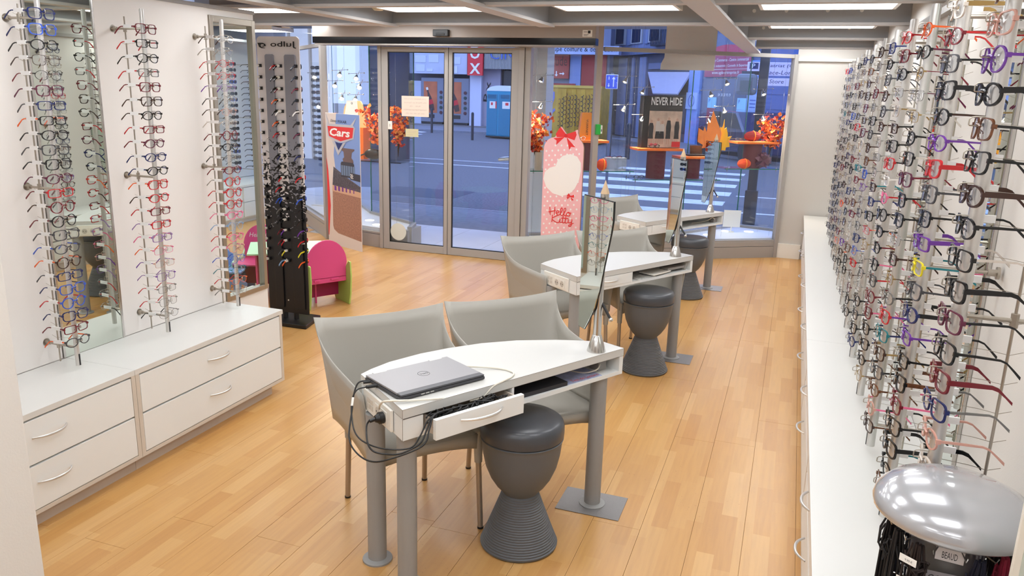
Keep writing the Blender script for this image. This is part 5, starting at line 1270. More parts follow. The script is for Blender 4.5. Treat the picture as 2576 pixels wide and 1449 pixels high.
pr([[(.13, 1.19), (.245, 1.03), (.40, 1.185), (.345, 1.175), (.255, 1.085), (.185, 1.18)]], 'chevron', SIL, .0040)
pr([[(.195, 1.178), (.255, 1.095), (.335, 1.172), (.26, 1.168)]], 'chevron_inner', mat('navy print', (34, 50, 110), .5), .0040)
txt('Disney', 'lettering', INK, t, (.10, 0, 1.385), X, Z, .12, .038, lift=.003, shear=.15)
txt('PIXAR', 'lettering', INK, t, (.255, 0, 1.388), X, Z, .17, .030, lift=.003)

# pink polka dot standee
t = thing('pink_standee', (-2.375, 7.60, 0), 0, 'tall pink polka dot cardboard standee with red bow, right of the doors', 'standee')
PK = mat('pink print', (238, 184, 188), .55); W_ = .41
poly = [(0, 0), (W_, 0), (W_, 1.245)] + arc(W_ - .10, 1.245, .10, .11, 0, 55, 6) + [(.345, 1.40), (.345, 1.425), (.335, 1.43), (.24, 1.372), (.175, 1.455), (.145, 1.42), (.12, 1.36)] + arc(.12, 1.23, .12, .12, 95, 180, 6)
MB().slab(poly, (0, 0, 0), X, Z, -.010).build('board', PK, t)
flat([[p for p in poly]], 'backing', CARD, t, (.006, .0105, -.002), X, Z, lift=0, t=-.006)
MB().obox((.18, .012, .0), (.02, .0, 0), (.0, .16, 0), (0, 0, .5)).build('strut', CARD, t)
dots = []
for i in range(-2, 8):
    for j in range(28):
        x = .028 + i * .062 + (.031 if j % 2 else 0); z_ = .03 + j * .046
        x -= .0
        if .012 < x < W_ - .012 and z_ < 1.24: dots.append(disc(x, z_ + .10 * (x - .2), .0095, .0105, 10))
        elif 0.06 < x < W_ - .06 and z_ < 1.33: dots.append(disc(x, z_ + .04 * (x - .2), .0095, .0105, 10))
flat(dots, 'white_dot_print', WINK, t, (0, 0, 0), X, Z, lift=.0004, t=.0004)['kind'] = 'stuff'
hp = []
for (x, z_) in [(.20, .768), (.11, .79), (.04, .85), (.008, .93), (.02, 1.00), (.07, 1.045), (.13, 1.065), (.15, 1.12), (.20, 1.17), (.28, 1.192), (.35, 1.17), (.39, 1.11), (.395, 1.03), (.38, .94), (.34, .85), (.28, .79)]: hp.append((x, z_))
flat([hp], 'white_heart', mat('heart white print', (240, 236, 232), .55), t, (0, 0, 0), X, Z, lift=.0012, t=.0004)
def bow(cx, cz, w, nm='bow_print', par=t, tails=True):
    P_ = [[(cx, cz + .10 * w), (cx - .45 * w, cz + .62 * w), (cx - .78 * w, cz + .1 * w), (cx - .70 * w, cz - .12 * w), (cx, cz - .10 * w)],
          [(cx, cz + .10 * w), (cx + .72 * w, cz + .36 * w), (cx + .80 * w, cz + .1 * w), (cx + .66 * w, cz - .30 * w), (cx, cz - .10 * w)]]
    if tails: P_ += [[(cx - .1 * w, cz - .1 * w), (cx - .95 * w, cz - .22 * w), (cx - .70 * w, cz - .38 * w), (cx - .72 * w, cz - .70 * w)], [(cx + .05 * w, cz - .1 * w), (cx + .75 * w, cz - .80 * w), (cx + .42 * w, cz - .78 * w), (cx + .30 * w, cz - 1.02 * w)]]
    flat(P_, nm, RED2, par, (0, 0, 0), X, Z, lift=.0016, t=.0006)
    flat([disc(cx, cz, .13 * w, .14 * w, 12)], 'bow_knot', REDP, par, (0, 0, 0), X, Z, lift=.0024, t=.0006)
bow(.225, 1.368, .135)
bow(.30, .772, .048)
HELLO = [[(.04, .95), (.07, .05)], [(.0, .40), (.30, .62)], [(.27, 1.0), (.26, .1)], [(.33, .30), (.45, .42), (.44, .60), (.36, .55), (.35, .25), (.42, .08), (.50, .16)], [(.50, .16), (.60, .70), (.59, .98), (.53, .80), (.54, .2), (.60, .08), (.65, .2)], [(.65, .2), (.75, .72), (.74, .98), (.68, .80), (.69, .2), (.74, .08), (.80, .2)], [(.86, .50), (.80, .30), (.84, .10), (.93, .10), (.96, .34), (.90, .52), (.86, .44), (1.0, .46)]]
KITTY = [[(.06, .98), (.04, .25)], [(.27, .98), (.05, .60), (.20, .28), (.33, .22), (.38, .34)], [(.38, .34), (.41, .62), (.40, .30), (.46, .24), (.52, .34)], [(.54, .98), (.52, .34), (.57, .24), (.64, .34)], [(.46, .72), (.62, .76)], [(.67, .98), (.64, .34), (.70, .24), (.77, .34)], [(.58, .70), (.77, .74)], [(.78, .62), (.78, .36), (.85, .30), (.92, .40)], [(.94, .66), (.92, .10), (.86, -.12), (.80, -.02), (.90, .16), (1.02, .30)]]
strokes(HELLO, 'lettering', RED2, t, (.078, 0, .565), X, Z, .235, .085, .0085, lift=.003)
strokes(KITTY, 'lettering', RED2, t, (.105, 0, .475), X, Z, .235, .095, .0085, lift=.003)

# ================================================================== CHILDREN'S CORNER
def kid_chair(x, y, ang, backm, label, word=False, sidec=LIME):
    """chair faces local +y; the back panel is on local -y"""
    t = thing('childs_chair', (x, y, 0), ang, label, 'chair')
    w = .172
    P_ = [(-w, .20), (w, .20), (w, .32)] + arc(0, .36, w + .010, .20, 0, 180, 18) + [(-w, .32)]
    bk = MB().slab(P_, (0, -.10, 0), X, Z, -.014).build('back_panel', backm, t, bevel=.003)
    MB().box(-w, w, -.10, .20, .235, .249).build('seat', backm, t, bevel=.003)
    for s in (-1, 1):
        sp = [(-.14, 0), (.11, 0), (.155, .07), (.185, .17), (.185, .26), (.10, .275), (-.04, .27), (-.10, .33), (-.14, .375), (-.168, .37), (-.178, .25), (-.165, .10)]
        MB().slab(sp, (w if s > 0 else -w - .014, 0, 0), (0, 1, 0), Z, .014).build('side_panel', sidec, t, bevel=.003)
    MB().box(-.12, -.07, -.110, -.10, .222, .236).box(.03, .10, -.110, -.10, .222, .236).build('hinge_block', backm, bk)
    MB().box(-w, w, .05, .062, .05, .235).build('front_board', mat('deep magenta board', (160, 24, 84), .5), t)
    if word:
        txt('Hello Kitty', 'lettering', WINK, bk, (.125, -.086, .43), (-1, 0, 0), (0, 0, 1), .24, .055, lift=.001, shear=.05)
        fl_ = [disc(.045 + .026 * math.cos(a), .36 + .026 * math.sin(a), .017, .017, 10) for a in [2 * PI * k / 5 for k in range(5)]]
        flat(fl_, 'flower_print', mat('magenta print', (190, 40, 110), .5), bk, (0, -.086, 0), (-1, 0, 0), (0, 0, 1), lift=.001)
        flat([disc(.045, .36, .010, .010, 10)], 'flower_heart', mat('yellow print', (240, 200, 60), .5), bk, (0, -.086, 0), (-1, 0, 0), (0, 0, 1), lift=.002)
    return t
kid_chair(-3.618, 5.48, math.atan2(.86, .52), PINK, 'round-backed pink child chair with green sides, beside the sunglass tower')
kid_chair(-4.42, 5.72, math.radians(195), PINK, 'pink child chair with white writing and a flower, beyond the glass pane', word=True, sidec=MINT)
t = thing('childs_table', (-3.98, 5.50, 0), .6, 'low mint green child table beyond the sunglass tower', 'table')
MB().box(-.30, .30, -.26, .26, .435, .450).build('tabletop', MINT, t, bevel=.004)
MB().box(-.24, -.226, -.2, .2, 0, .435).box(.226, .24, -.2, .2, 0, .435).build('side_panel', PINK, t)
MB().box(-.226, .226, -.007, .007, .18, .435).build('stretcher_board', mat('deep magenta board', (0, 0, 0)), t)
t = thing('childs_bench', (-4.62, 5.42, 0), math.radians(25), 'light blue wavy child seat with orange stripes beyond the glass pane', 'chair')
wv = [(-.24, 0), (.26, 0), (.27, .12), (.20, .16), (.12, .15), (.08, .22), (.10, .30), (.04, .36), (-.04, .34), (-.10, .38), (-.20, .42), (-.26, .36), (-.25, .20)]
for y_ in (-.16, .146): MB().slab(wv, (0, y_, 0), X, Z, -.014).build('side_panel', BLUEP, t, bevel=.003)
MB().box(-.22, .22, -.145, .145, .20, .214).build('seat', BLUEP, t)
OS = mat('orange stripe print', (236, 150, 60), .5)
flat([[(-.02 + .045 * i, .02), (.01 + .045 * i, .02), (.02 + .045 * i, .10), (0 + .045 * i, .11)] for i in range(6)] + [[(.0, .20 + .03 * i), (.06, .215 + .03 * i), (.06, .232 + .03 * i), (.0, .215 + .03 * i)] for i in range(4)], 'stripe_print', OS, t, (0, -.16, 0), X, Z, lift=.001)

# far left corner: white cabinet, wall poles of sunglasses
MB2 = MB
t = thing('drawer_chest', (-7.49, 7.3, 0), 0, 'white two-drawer chest in the far left corner beyond the glass pane', 'cabinet')
MB().box(0, .78, 0, 2.2, .06, .47).box(0.02, .74, 0, 2.18, 0, .06).build('body', CABW, t)
MB().box(0, .80, -.01, 2.21, .47, .495).build('top', TOPW, t)
for j in range(2):
    for z0 in (.08, .275):
        d_ = MB().box(.781, .797, .02 + j * 1.09, 1.08 + j * 1.09, z0, z0 + .185).build('drawer', CABW, t, bevel=.002)
        bow_handle(d_, (.797, .55 + j * 1.09, z0 + .12), (0, 1, 0), (1, 0, 0))
struct(MB().box(-7.5, -7.30, 6.6, 9.9, 0.5, 2.45).build('wall_left_panel', WALL))
def far_rack(px, py, nm, rows):
    t = thing('display_pole', (px, py, .52), PI / 2, f'slim sunglass pole in the far left corner, {nm}', 'display pole', 'sunglass poles in the far left corner')
    MB().cyl((0, 0, 0), (0, 0, 1.58), .011, 10).build('pole', ALU, t, smooth=True)
    for hz in (.1, .8, 1.5): MB().cyl((0, .01, hz), (0, .26, hz), .005, 6).build('standoff', STEEL, t)
    for i in range(rows):
        make_sun((px + .02, py, 2.02 - i * .075), PI / 2, rg.choice(['black', 'dark brown', 'black', 'grey', 'blue']), rg.choice(['black', 'dark grey', 'dark brown']), f'dark sunglasses, {ORD[i]} from top on the {nm} far corner pole', f'sunglasses on the {nm} far corner pole')
far_rack(-7.02, 8.72, 'left', 19)
far_rack(-7.02, 9.12, 'right', 19)

# ================================================================== ACCESSORY STAND ON THE RIGHT COUNTER
SX, SY = .405, 1.735
SX, SY, SZ = .398, 1.72, .572
t = thing('accessory_stand', (SX, SY, SZ), 0, 'silver domed carousel of eyeglass cords in the near right corner', 'display stand')
dome = mat('pearl silver shell', (176, 176, 180), .22, .35, coat=1.0)
MB().lathe([(.001, .462), (.05, .461), (.095, .452), (.130, .436), (.152, .414), (.1585, .397), (.157, .386), (.148, .378), (.13, .372), (.001, .372)], 56).build('dome', dome, t, smooth=True, ang=70)
MB().cyl((0, 0, -.05), (0, 0, .372), .012, 12).build('post', CHROME, t, smooth=True)
MB().lathe([(.12, -.061), (.12, -.051), (.02, -.047)], 32).build('base', BLACK, t, smooth=True)
MB().lathe([(.05, .05), (.062, .10), (.070, .30), (.074, .36)], 28).build('inner_drum', see_through('smoky drum', (.75, .75, .78), rough=.1, milk=.6, milkcol=lin((120, 116, 120))), t, smooth=True)
MB().lathe([(.03, .05), (.04, .10), (.045, .30), (.04, .36)], 20).build('drum_core', mat('cream pouch', (196, 186, 140), .7), t, smooth=True)
for k in range(12):
    a = 2 * PI * k / 12 + .1; c = Vector((math.cos(a), math.sin(a), 0)); tg = Vector((-c.y, c.x, 0))
    MB().tube([c * .055 + UP * .345, c * .115 + UP * .340, c * .120 + UP * .352], .0016, 5).tube([c * .055 + UP * .20, c * .115 + UP * .195, c * .12 + UP * .207], .0016, 5).build('hook', CHROME, t)
cc = {'black': (22, 18, 18), 'brown black': (40, 26, 24), 'dark blue': (24, 34, 80), 'blue': (34, 70, 150), 'plum': (90, 20, 60), 'purple': (90, 40, 130), 'crimson': (150, 24, 56), 'navy': (20, 22, 44)}
pal = ['black', 'brown black', 'plum', 'navy', 'crimson', 'black', 'brown black', 'blue', 'purple', 'navy', 'navy', 'black']
rr = random.Random(9)
for k in range(12):
    if k == 2: continue
    a = 2 * PI * (k + .5) / 12 + .1 - PI; c = Vector((math.cos(a), math.sin(a), 0)); tg = Vector((-c.y, c.x, 0))
    nmc = pal[k]; mb = MB(); ctr = c * .112
    for q in range(16):
        o = tg * rr.uniform(-.020, .020) + c * rr.uniform(-.012, .014); z1_ = rr.uniform(.03, .07)
        mb.tube([ctr + o * .5 + UP * .345, ctr + o + UP * .29, ctr + o * 1.15 + tg * rr.uniform(-.004, .004) + UP * .18, ctr + o * 1.25 + tg * rr.uniform(-.006, .006) + UP * z1_], .0022, 5)
    for q in range(10):
        o = tg * rr.uniform(-.02, .02) + c * rr.uniform(-.01, .012); u0 = rr.uniform(0, 6)
        mb.tube([ctr + o + Vector((.010 * math.cos(u0 + j), .010 * math.sin(u0 + j), .275 + rr.uniform(0, .05) - .004 * j)) for j in range(6)], .0024, 5)
    o_ = mb.build('cord_bundle', mat(nmc + ' cord', cc[nmc], .7), None, smooth=True, loc=(SX, SY, SZ), ang=80)
    side = ['far left', 'left', 'left, toward the camera', 'near left', 'near side', 'near side, toward the wall', 'near right', 'right', 'right, at the wall', 'far right', 'far side', 'far side, by the counter edge'][k]
    tag(o_, f'hanging bundle of {nmc} eyeglass cords on the carousel, {side}', 'cord', 'eyeglass cords on the carousel')
# price cards
def pcard(a, r, z, w, h, lines, label, tl=0.0, col=WHITE, ink=INK, big=None):
    c = Vector((math.cos(a), math.sin(a), 0)); xd = Vector((-c.y, c.x, 0)); yd = (UP + c * tl).normalized()
    o = c * r - xd * w / 2 + UP * z
    t = thing('price_card', (SX, SY, SZ), 0, label, 'price card', 'price cards on the carousel')
    MB().slab([(0, 0), (w, 0), (w, h), (0, h)], o, xd, yd, .0008).build('card', col, t, bevel=.0002)
    for (s_, x_, y_, w_, h_) in lines: txt(s_, 'lettering', ink, t, o + xd * x_ + yd * y_, xd, yd, w_, h_, lift=.0012)
    return t, o, xd, yd
an = lambda d: math.radians(d)
t_, o, xd, yd = pcard(an(236), .152, .20, .05, .085, [('BEAUD', .006, .045, .036, .020)], 'white hooked price card with brand word and barcode on the left of the carousel', .05)
flat([[(.010 + .0035 * i, .010), (.012 + .0035 * i, .010), (.012 + .0035 * i, .034), (.010 + .0035 * i, .034)] for i in range(9)], 'barcode', INK, t_, o, xd, yd, lift=.0011)
t_, o, xd, yd = pcard(an(262), .080, .315, .052, .028, [('BEAUD', .012, .006, .028, .015)], 'pale label with a brand word under the dome rim', 0, mat('grey card', (214, 206, 204), .5))
t_, o, xd, yd = pcard(an(268), .078, .255, .09, .032, [], 'transparent pouch header with long lettering on the drum', 0, mat('smoky header', (150, 144, 150), .4)); txt('COTTANA', 'lettering', INK, t_, o + xd * .004 + yd * .008, xd, yd, .082, .016, lift=.0012)
t_, o, xd, yd = pcard(an(262), .082, .205, .058, .034, [('18,00 €', .014, .004, .032, .008), ('COTTANA 1001', .006, .022, .04, .005)], 'white price label reading eighteen euros on the drum')
t_, o, xd, yd = pcard(an(232), .150, .315, .036, .016, [('9,90 €', .012, .004, .016, .006)], 'small white price label under the left rim of the dome')
t_, o, xd, yd = pcard(an(292), .150, .275, .052, .032, [('7,90 €', .02, .005, .02, .006), ('BEAUD', .006, .020, .03, .006)], 'white price label on the right side of the carousel')
# slim framed counter mirror at the very right edge
t = thing('counter_mirror', (.452, 1.475, .5102), 0, 'pale framed upright counter mirror at the right edge of the picture', 'mirror')
MB().box(-.006, .006, -.006, .006, .012, .66).box(.118, .13, -.006, .006, .012, .66).box(.006, .118, -.006, .006, .648, .66).box(.006, .118, -.006, .006, .012, .024).build('frame', mat('cream frame', (222, 214, 200), .4), t, bevel=.001)
MB().box(.006, .118, -.002, .002, .024, .648).build('mirror_glass', MIRROR, t)
MB().box(-.01, .13, -.05, .05, 0, .012).build('foot', WHITEP, t, bevel=.002)

# ================================================================== STREET
G = mat('asphalt', (104, 104, 108), .85, bump=1.0, bscale=40, vary=.38, vscale=28)
road = struct(MB().box(-60, 30, 7.9, 80, -.10, -.035).build('road', G))
PV = mat('pavement', (128, 130, 138), .8, bump=.3, bscale=40, vary=.16, vscale=14)
struct(MB().box(-40, 8, 9.42, 11.15, -.06, -.02).build('pavement', PV))
struct(MB().box(-40, 8, 11.12, 11.18, -.06, -.016).build('kerb', mat('kerb stone', (150, 150, 158), .7)))
st = struct(MB().box(-6.2, -2.3, 7.86, 9.42, -.06, -.012).build('entrance_step', mat('step joint', (120, 118, 120), .8)))
TL = mat('white floor tile', (224, 222, 226), .35, vary=.05, vscale=3)
tm_ = MB().box(0, .594, 0, .394, 0, .008).mesh('tile', TL)
for i in range(7):
    for j in range(4):
        x = -6.3 + i * .6
        if x + .6 > -2.2: continue
        inst(tm_, 'tile', st, (x, 7.862 + j * .39, -.012))
struct(MB().box(-4.3, -2.72, 7.815, 7.90, -.02, .004).build('door_mat_strip', mat('grey brush strip', (90, 92, 104), .9, bump=1, bscale=200)))
LINE = mat('road paint', (222, 222, 228), .6, vary=.18, vscale=5)
def line(pts, nm, label, z_=-.0345):
    o = MB().prism(pts, z_ - .001, z_ + .004).build(nm, LINE, road); return o
for y0, y1, xa in ((13.75, 14.3, -3.9), (15.15, 15.75, -4.3), (16.6, 17.18, -4.4), (18.0, 18.5, -4.2), (19.3, 19.8, -4.1), (12.5, 12.95, -2.6)):
    line([(xa, y0), (-1.07, y0), (-1.07, y1), (xa, y1)], 'crosswalk_stripe', '')
for k in range(5):
    y0 = 24.5 + k * 1.6
    line([(-16.5 - k * .2, y0), (-12.2 - k * .6, y0 - 1.2), (-12.2 - k * .6, y0 - .7), (-16.5 - k * .2, y0 + .5)], 'crosswalk_stripe', '')
line([(-40, 17.9), (-5, 17.65), (-5, 17.73), (-40, 17.98)], 'lane_line', '')
line([(-40, 19.0), (-5, 18.8), (-5, 18.86), (-40, 19.06)], 'lane_line', '')
line([(-.95, 15.2), (2, 15.3), (2, 15.4), (-.95, 15.3)], 'lane_line', '')
line([(-.95, 13.0), (2, 13.1), (2, 13.2), (-.95, 13.1)], 'lane_line', '')
struct(MB().box(-7.0, -5.4, 12.1, 13.2, -.036, -.033).build('tar_patch', mat('tar patch', (78, 80, 88), .9, bump=1.0, bscale=25)))
struct(MB().box(-30, -12.0, 30.8, 40, -.05, .04).build('far_pavement', PV))
struct(MB().prism([(-6.9, 30.6), (-.2, 22.6), (3, 24), (-3, 34)], -.05, .05).build('far_pavement', PV))

YB = 34.5
CON = mat('grey rendered facade', (150, 152, 160), .8, vary=.15, vscale=1.2)
bld = thing('building', (-16, YB + 1.2, 0), 0, 'grey building across the street with vending machines and a box sign', 'building')
B0 = (-16, YB + 1.2)
def bb(nm, m_, x0, x1, y0, y1, z0, z1, par=None): return MB().box(x0 - B0[0], x1 - B0[0], y0 - B0[1], y1 - B0[1], z0, z1).build(nm, m_, par or bld)
bb('wall', mat('dark recessed facade', (92, 94, 104), .8), -19.5, -11.0, YB + .6, YB + 3, 0, 9)
bb('upper_wall', CON, -19.5, -11.3, YB - .1, YB + .6, 3.5, 9)
o = bb('billboard', mat('pale steel sheet', (186, 190, 204), .5, vary=.1, vscale=1.5), -17.55, -14.48, YB - .35, YB + .1, 2.40, 3.75)
for (x0, x1, z0, z1) in ((-17.1, -16.55, 2.9, 3.2), (-16.4, -15.9, 2.9, 3.25), (-17.05, -16.6, 2.5, 2.8), (-16.5, -16.2, 2.5, 2.62), (-15.25, -14.8, 2.85, 3.15)): MB().box(x0 - B0[0], x1 - B0[0], -1.565, -1.55, z0, z1).build('paper_scrap', mat('washed paper', (206, 210, 222), .8), o)
bb('stencil_plate', mat('stencil paper', (214, 216, 224), .7), -15.3, -14.95, YB - .37, YB - .36, 2.45, 2.75)
bb('pillar', mat('white painted pillar', (206, 208, 222), .7), -14.44, -13.86, YB - .1, YB + .7, 0, 3.5)
bb('side_wall', mat('rose grey render', (166, 160, 172), .8, vary=.1, vscale=2), -13.86, -13.0, YB + .1, YB + .7, 0, 3.2)
bb('service_box', mat('service box grey', (178, 184, 200), .6), -17.31, -16.92, YB - .1, YB + .3, 0, 2.07)
bb('plinth', mat('low stone plinth', (120, 118, 120), .8), -18.3, -13.0, YB - .5, YB + .3, 0, .10)
cn = bb('canopy', mat('ribbed canopy', (148, 146, 140), .6), -13.60, -10.2, YB - .4, YB + .6, 2.66, 3.75)
mb = MB()
for i in range(48): mb.box(-13.60 + .07 * i - B0[0], -13.56 + .07 * i - B0[0], -1.63, -1.60, 2.66, 3.75)
mb.build('rib', mat('rib paint', (166, 163, 156), .6), cn)['kind'] = 'stuff'
bb('dark_door', mat('dark glass door', (44, 48, 50), .3), -13.13, -12.0, YB + .3, YB + .62, 0, 2.62)
bb('entrance_wall', mat('entrance wall', (110, 112, 118), .8), -12.3, -11, YB + .2, YB + .7, 0, 2.66)
SB = mat('sign blue letters', (70, 100, 180), .5)
txt('CINEMA', 'lettering', SB, bld, (-13.31 - B0[0], -1.66, 3.08), X, Z, 2.6, .42, lift=.02)
txt('Rx', 'graffiti', INK, bld, (-13.55 - B0[0], -1.115, 1.2), (.1, 0, 1), (-1, 0, .1), .9, .28, lift=.01)
t = thing('box_sign', (-14.02, YB - .45, 2.36), 0, 'red vertical sign with white letters O and X over the vending machines', 'sign')
MB().box(-.37, .37, -.06, .06, 0, 1.5).build('panel', RED2, t)
txt('X', 'lettering', WINK, t, (-.26, -.06, .07), X, Z, .52, .46, lift=.01, bold=.03); txt('O', 'lettering', WINK, t, (-.24, -.06, .72), X, Z, .46, .42, lift=.01, bold=.03); txt('B', 'lettering', WINK, t, (-.22, -.06, 1.2), X, Z, .40, .26, lift=.01)
def vending(x0, x1, px0, px1, label):
    t = thing('vending_machine', (x0, YB - .15, .10), 0, label, 'vending machine', 'drink vending machines across the street')
    w = x1 - x0
    MB().box(0, w, 0, .7, .10, 2.12).box(.05, w - .05, .03, .6, 0, .10, mi=1).build('cabinet', [mat('vending grey', (120, 124, 136), .4), BLACK], t, bevel=.02)
    p = MB().box(px0 - x0, px1 - x0, -.01, 0, .52, 1.95).build('picture_panel', mat('orange drink print', (196, 104, 60), .5, vary=.3, vscale=2), t)
    cx = (px0 + px1) / 2 - x0
    bt = [(-.13, 0), (.10, 0), (.13, .35), (.10, .62), (.04, .85), (.045, 1.05), (-.045, 1.05), (-.04, .85), (-.10, .62), (-.15, .35)]
    c_, s_ = math.cos(.28), math.sin(.28)
    flat([[(x * c_ + z_ * s_ * -1, x * s_ + z_ * c_) for x, z_ in bt]], 'bottle_print', mat('brown bottle print', (70, 40, 34), .4), p, (cx + .12, -.010, .62), X, Z, lift=.002)
    flat([[(x * c_ - z_ * s_, x * s_ + z_ * c_) for x, z_ in ((-.15, .30), (.13, .30), (.12, .52), (-.13, .52))]], 'bottle_label', REDP, p, (cx + .12, -.010, .62), X, Z, lift=.004)
    flat([[(x * c_ - z_ * s_, x * s_ + z_ * c_) for x, z_ in ((-.05, .98), (.05, .98), (.05, 1.10), (-.05, 1.10))]], 'bottle_cap', WINK, p, (cx + .12, -.010, .62), X, Z, lift=.004)
    for i in range(5): MB().cyl((px1 - x0 + .20, -.03, .55 + .23 * i), (px1 - x0 + .20, 0, .55 + .23 * i), .075, 14).build('button', mat('selector green', (30, 60, 56), .4) if i % 2 else mat('selector red', (80, 34, 40), .4), t)
    MB().box(px0 - x0 + .2, px0 - x0 + .55, -.012, 0, .28, .45).build('dispensing_slot', BLACK, t)
vending(-16.89, -15.74, -16.75, -16.06, 'grey drink vending machine on the left, beside the service box')
vending(-15.70, -14.45, -15.42, -14.83, 'grey drink vending machine on the right, beside the white pillar')
# portable toilet
t = thing('portable_toilet', (-10.60, 28.5, 0), -.12, 'turquoise portable toilet cabin with white roof across the street', 'cabin')
TQ = mat('turquoise plastic', (30, 140, 172), .45)
MB().box(-.56, .56, -.25, .9, .06, 1.72).box(-.58, .58, -.27, .92, 0, .06, mi=1).build('cabin', [TQ, BLACK], t, bevel=.02)
MB().box(-.54, -.10, -.262, -.25, .10, 1.60).box(-.04, .54, -.262, -.25, .10, 1.60).build('door_panel', mat('turquoise door', (24, 124, 156), .45), t, bevel=.01)
mb = MB(); mb.slab([(-.58, 1.72), (.58, 1.72)] + arc(0, 1.72, .56, .20, 0, 180, 10), (0, .9, 0), X, Z, 1.16); mb.build('roof', mat('white roof', (222, 228, 240), .4), t)
mb = MB()
for x0 in (-.50, .05):
    for i in range(5): mb.box(x0, x0 + .36, -.27, -.262, 1.45 + .03 * i, 1.465 + .03 * i)
mb.build('louvre', mat('turquoise dark', (16, 90, 120), .5), t)
MB().box(-.42, -.12, -.268, -.262, 1.08, 1.34).box(.12, .44, -.268, -.262, 1.08, 1.34).build('sticker', WHITE, t)
MB().box(-.17, -.12, -.272, -.268, 1.08, 1.34).box(.25, .38, -.272, -.268, 1.20, 1.30).box(-.36, -.28, -.272, -.268, 1.20, 1.30).build('sticker_print', RED2, t)
for x, y, lb in ((-11.10, 26.75, 'in front of the portable toilet'), (-14.19, 29.83, 'in front of the vending machines')):
    tag(MB().cyl((0, 0, 0), (0, 0, .95), .05, 12).sphere((0, 0, .95), .05, 12, 6).build('bollard', mat('dark bollard', (44, 46, 56), .5), None, smooth=True, loc=(x, y, -.04)), 'dark street bollard standing ' + lb, 'bollard')
for x, y, lb in ((-5.05, 22.4, 'left, just right of the pale window post'), (-4.46, 22.2, 'right, left of the poster board')):
    tag(MB().cyl((0, 0, 0), (0, 0, .95), .07, 12).sphere((0, 0, .95), .07, 12, 6).build('bollard', mat('dark bollard', (0, 0, 0)), None, smooth=True, loc=(x, y, -.04)), 'dark street bollard ' + lb, 'bollard')
# exterior white pillar and handrail beside the entrance
struct(MB().box(-3.37, -2.95, 9.45, 9.75, -.02, 3.2).build('wall_entrance_pillar', mat('white exterior render', (226, 224, 222), .6)))
tag(MB().tube([(-3.30, 9.46, .95), (-3.40, 9.42, .94), (-3.52, 9.40, .93), (-3.53, 9.60, .93), (-3.45, 9.70, .93)], .022, 10).tube([(-3.37, 9.5, .95), (-3.30, 9.5, .95)], .018, 8).build('handrail', ALU, None, smooth=True), 'short steel handrail on the white pillar outside the doors', 'handrail')
# yellow skip container with graffiti
t = thing('skip_container', (-8.05, 27.2, 0), 0, 'yellow street container with graffiti behind the window', 'container')
YL = mat('worn yellow paint', (214, 164, 40), .6, vary=.25, vscale=3)
MB().add([(0, 0, 0), (1.5, .19, 0), (1.5, 1.8, 0), (-1.25, 1.7, 0), (-1.25, .9, 0), (0, 0, 1.97), (1.5, .19, 1.97), (1.5, 1.8, 1.97), (-1.25, 1.7, 1.97), (-1.25, .9, 1.97)],
         [(4, 3, 2, 1, 0), (5, 6, 7, 8, 9), (0, 1, 6, 5), (1, 2, 7, 6), (2, 3, 8, 7), (3, 4, 9, 8), (4, 0, 5, 9)]).build('body', YL, t)
mb = MB()
for i in range(4): mb.obox((.15 + i * .33, .0 + i * .041, .1), (.16, .02, 0), (0, -.04, 0), (0, 0, 1.75))
mb.build('rib', YL, t)
MB().obox((-.02, -.06, 1.90), (1.54, .195, 0), (0, .12, 0), (0, 0, .09)).obox((-1.30, .85, 1.90), (1.28, -.9, 0), (.05, .08, 0), (0, 0, .09)).build('rim', mat('yellow rim', (222, 180, 70), .6), t)
r9 = random.Random(4); gl = []
for i in range(12):
    x = .06 + .078 * i; y_ = .25 + r9.random() * .1; seg_ = [(x, y_)]
    for k in range(40): seg_.append((x + .026 * math.cos(k * 1.1 + i) + r9.uniform(-.008, .008), y_ + .014 * k + .016 * math.sin(k * 1.1 + i)))
    gl.append(seg_)
strokes(gl[::2], 'graffiti', mat('brown graffiti', (110, 56, 40), .7), t, (0, -.062, 0), (1.5, .19, 0), Z, 1.45, 1.9, .018, lift=.01)
strokes(gl[1::2], 'graffiti', mat('black graffiti', (44, 42, 48), .7), t, (0, -.062, 0), (1.5, .19, 0), Z, 1.45, 1.9, .022, lift=.01)
strokes([[(.1, .8), (.9, .9), (.7, .5), (.95, .6)], [(.3, .2), (.8, .35), (.4, .5)]], 'graffiti', mat('lilac graffiti', (130, 130, 190), .7), t, (-1.25, .9, 0), (1.25, -.9, 0), Z, 1.45, 1.9, .10, lift=.01)
# red shop behind
t = thing('shop_front', (-9.4, 33.2, 0), 0, 'red and grey cinema ticket front with arrows across the street', 'shop')
MB().box(-1.2, 1.7, .2, .9, 0, 6).build('wall', mat('grey shop wall', (120, 126, 146), .8), t)
MB().box(-1.05, .0, 0, .2, 2.30, 3.28).box(.55, 1.6, .05, .2, .6, 3.28).box(-1.2, .3, .05, .2, 1.6, 2.1).build('red_panel', mat('dark red panel', (170, 46, 44), .6), t)
MB().box(.02, .5, .10, .2, 0, 3.28).build('blue_pier', mat('blue grey pier', (140, 156, 196), .7), t)
txt('erlude', 'lettering', mat('dark red lettering', (92, 20, 26), .6), t, (-1.0, 0, 2.82), X, Z, .92, .40, lift=.01)
for i, (a) in enumerate(((-1, 0), (0, -1), (1, 0))):
    flat([[(-.10, -.02), (.04, -.02), (.04, -.07), (.12, 0), (.04, .07), (.04, .02), (-.10, .02)]], 'arrow', WINK, t, (-.78 + i * .24, 0, 2.50), (a[0], 0, a[1]) , (-a[1] if a[1] else 0, 0, a[0] if a[0] else 0) if True else Z, lift=-.012 if False else .0)
    
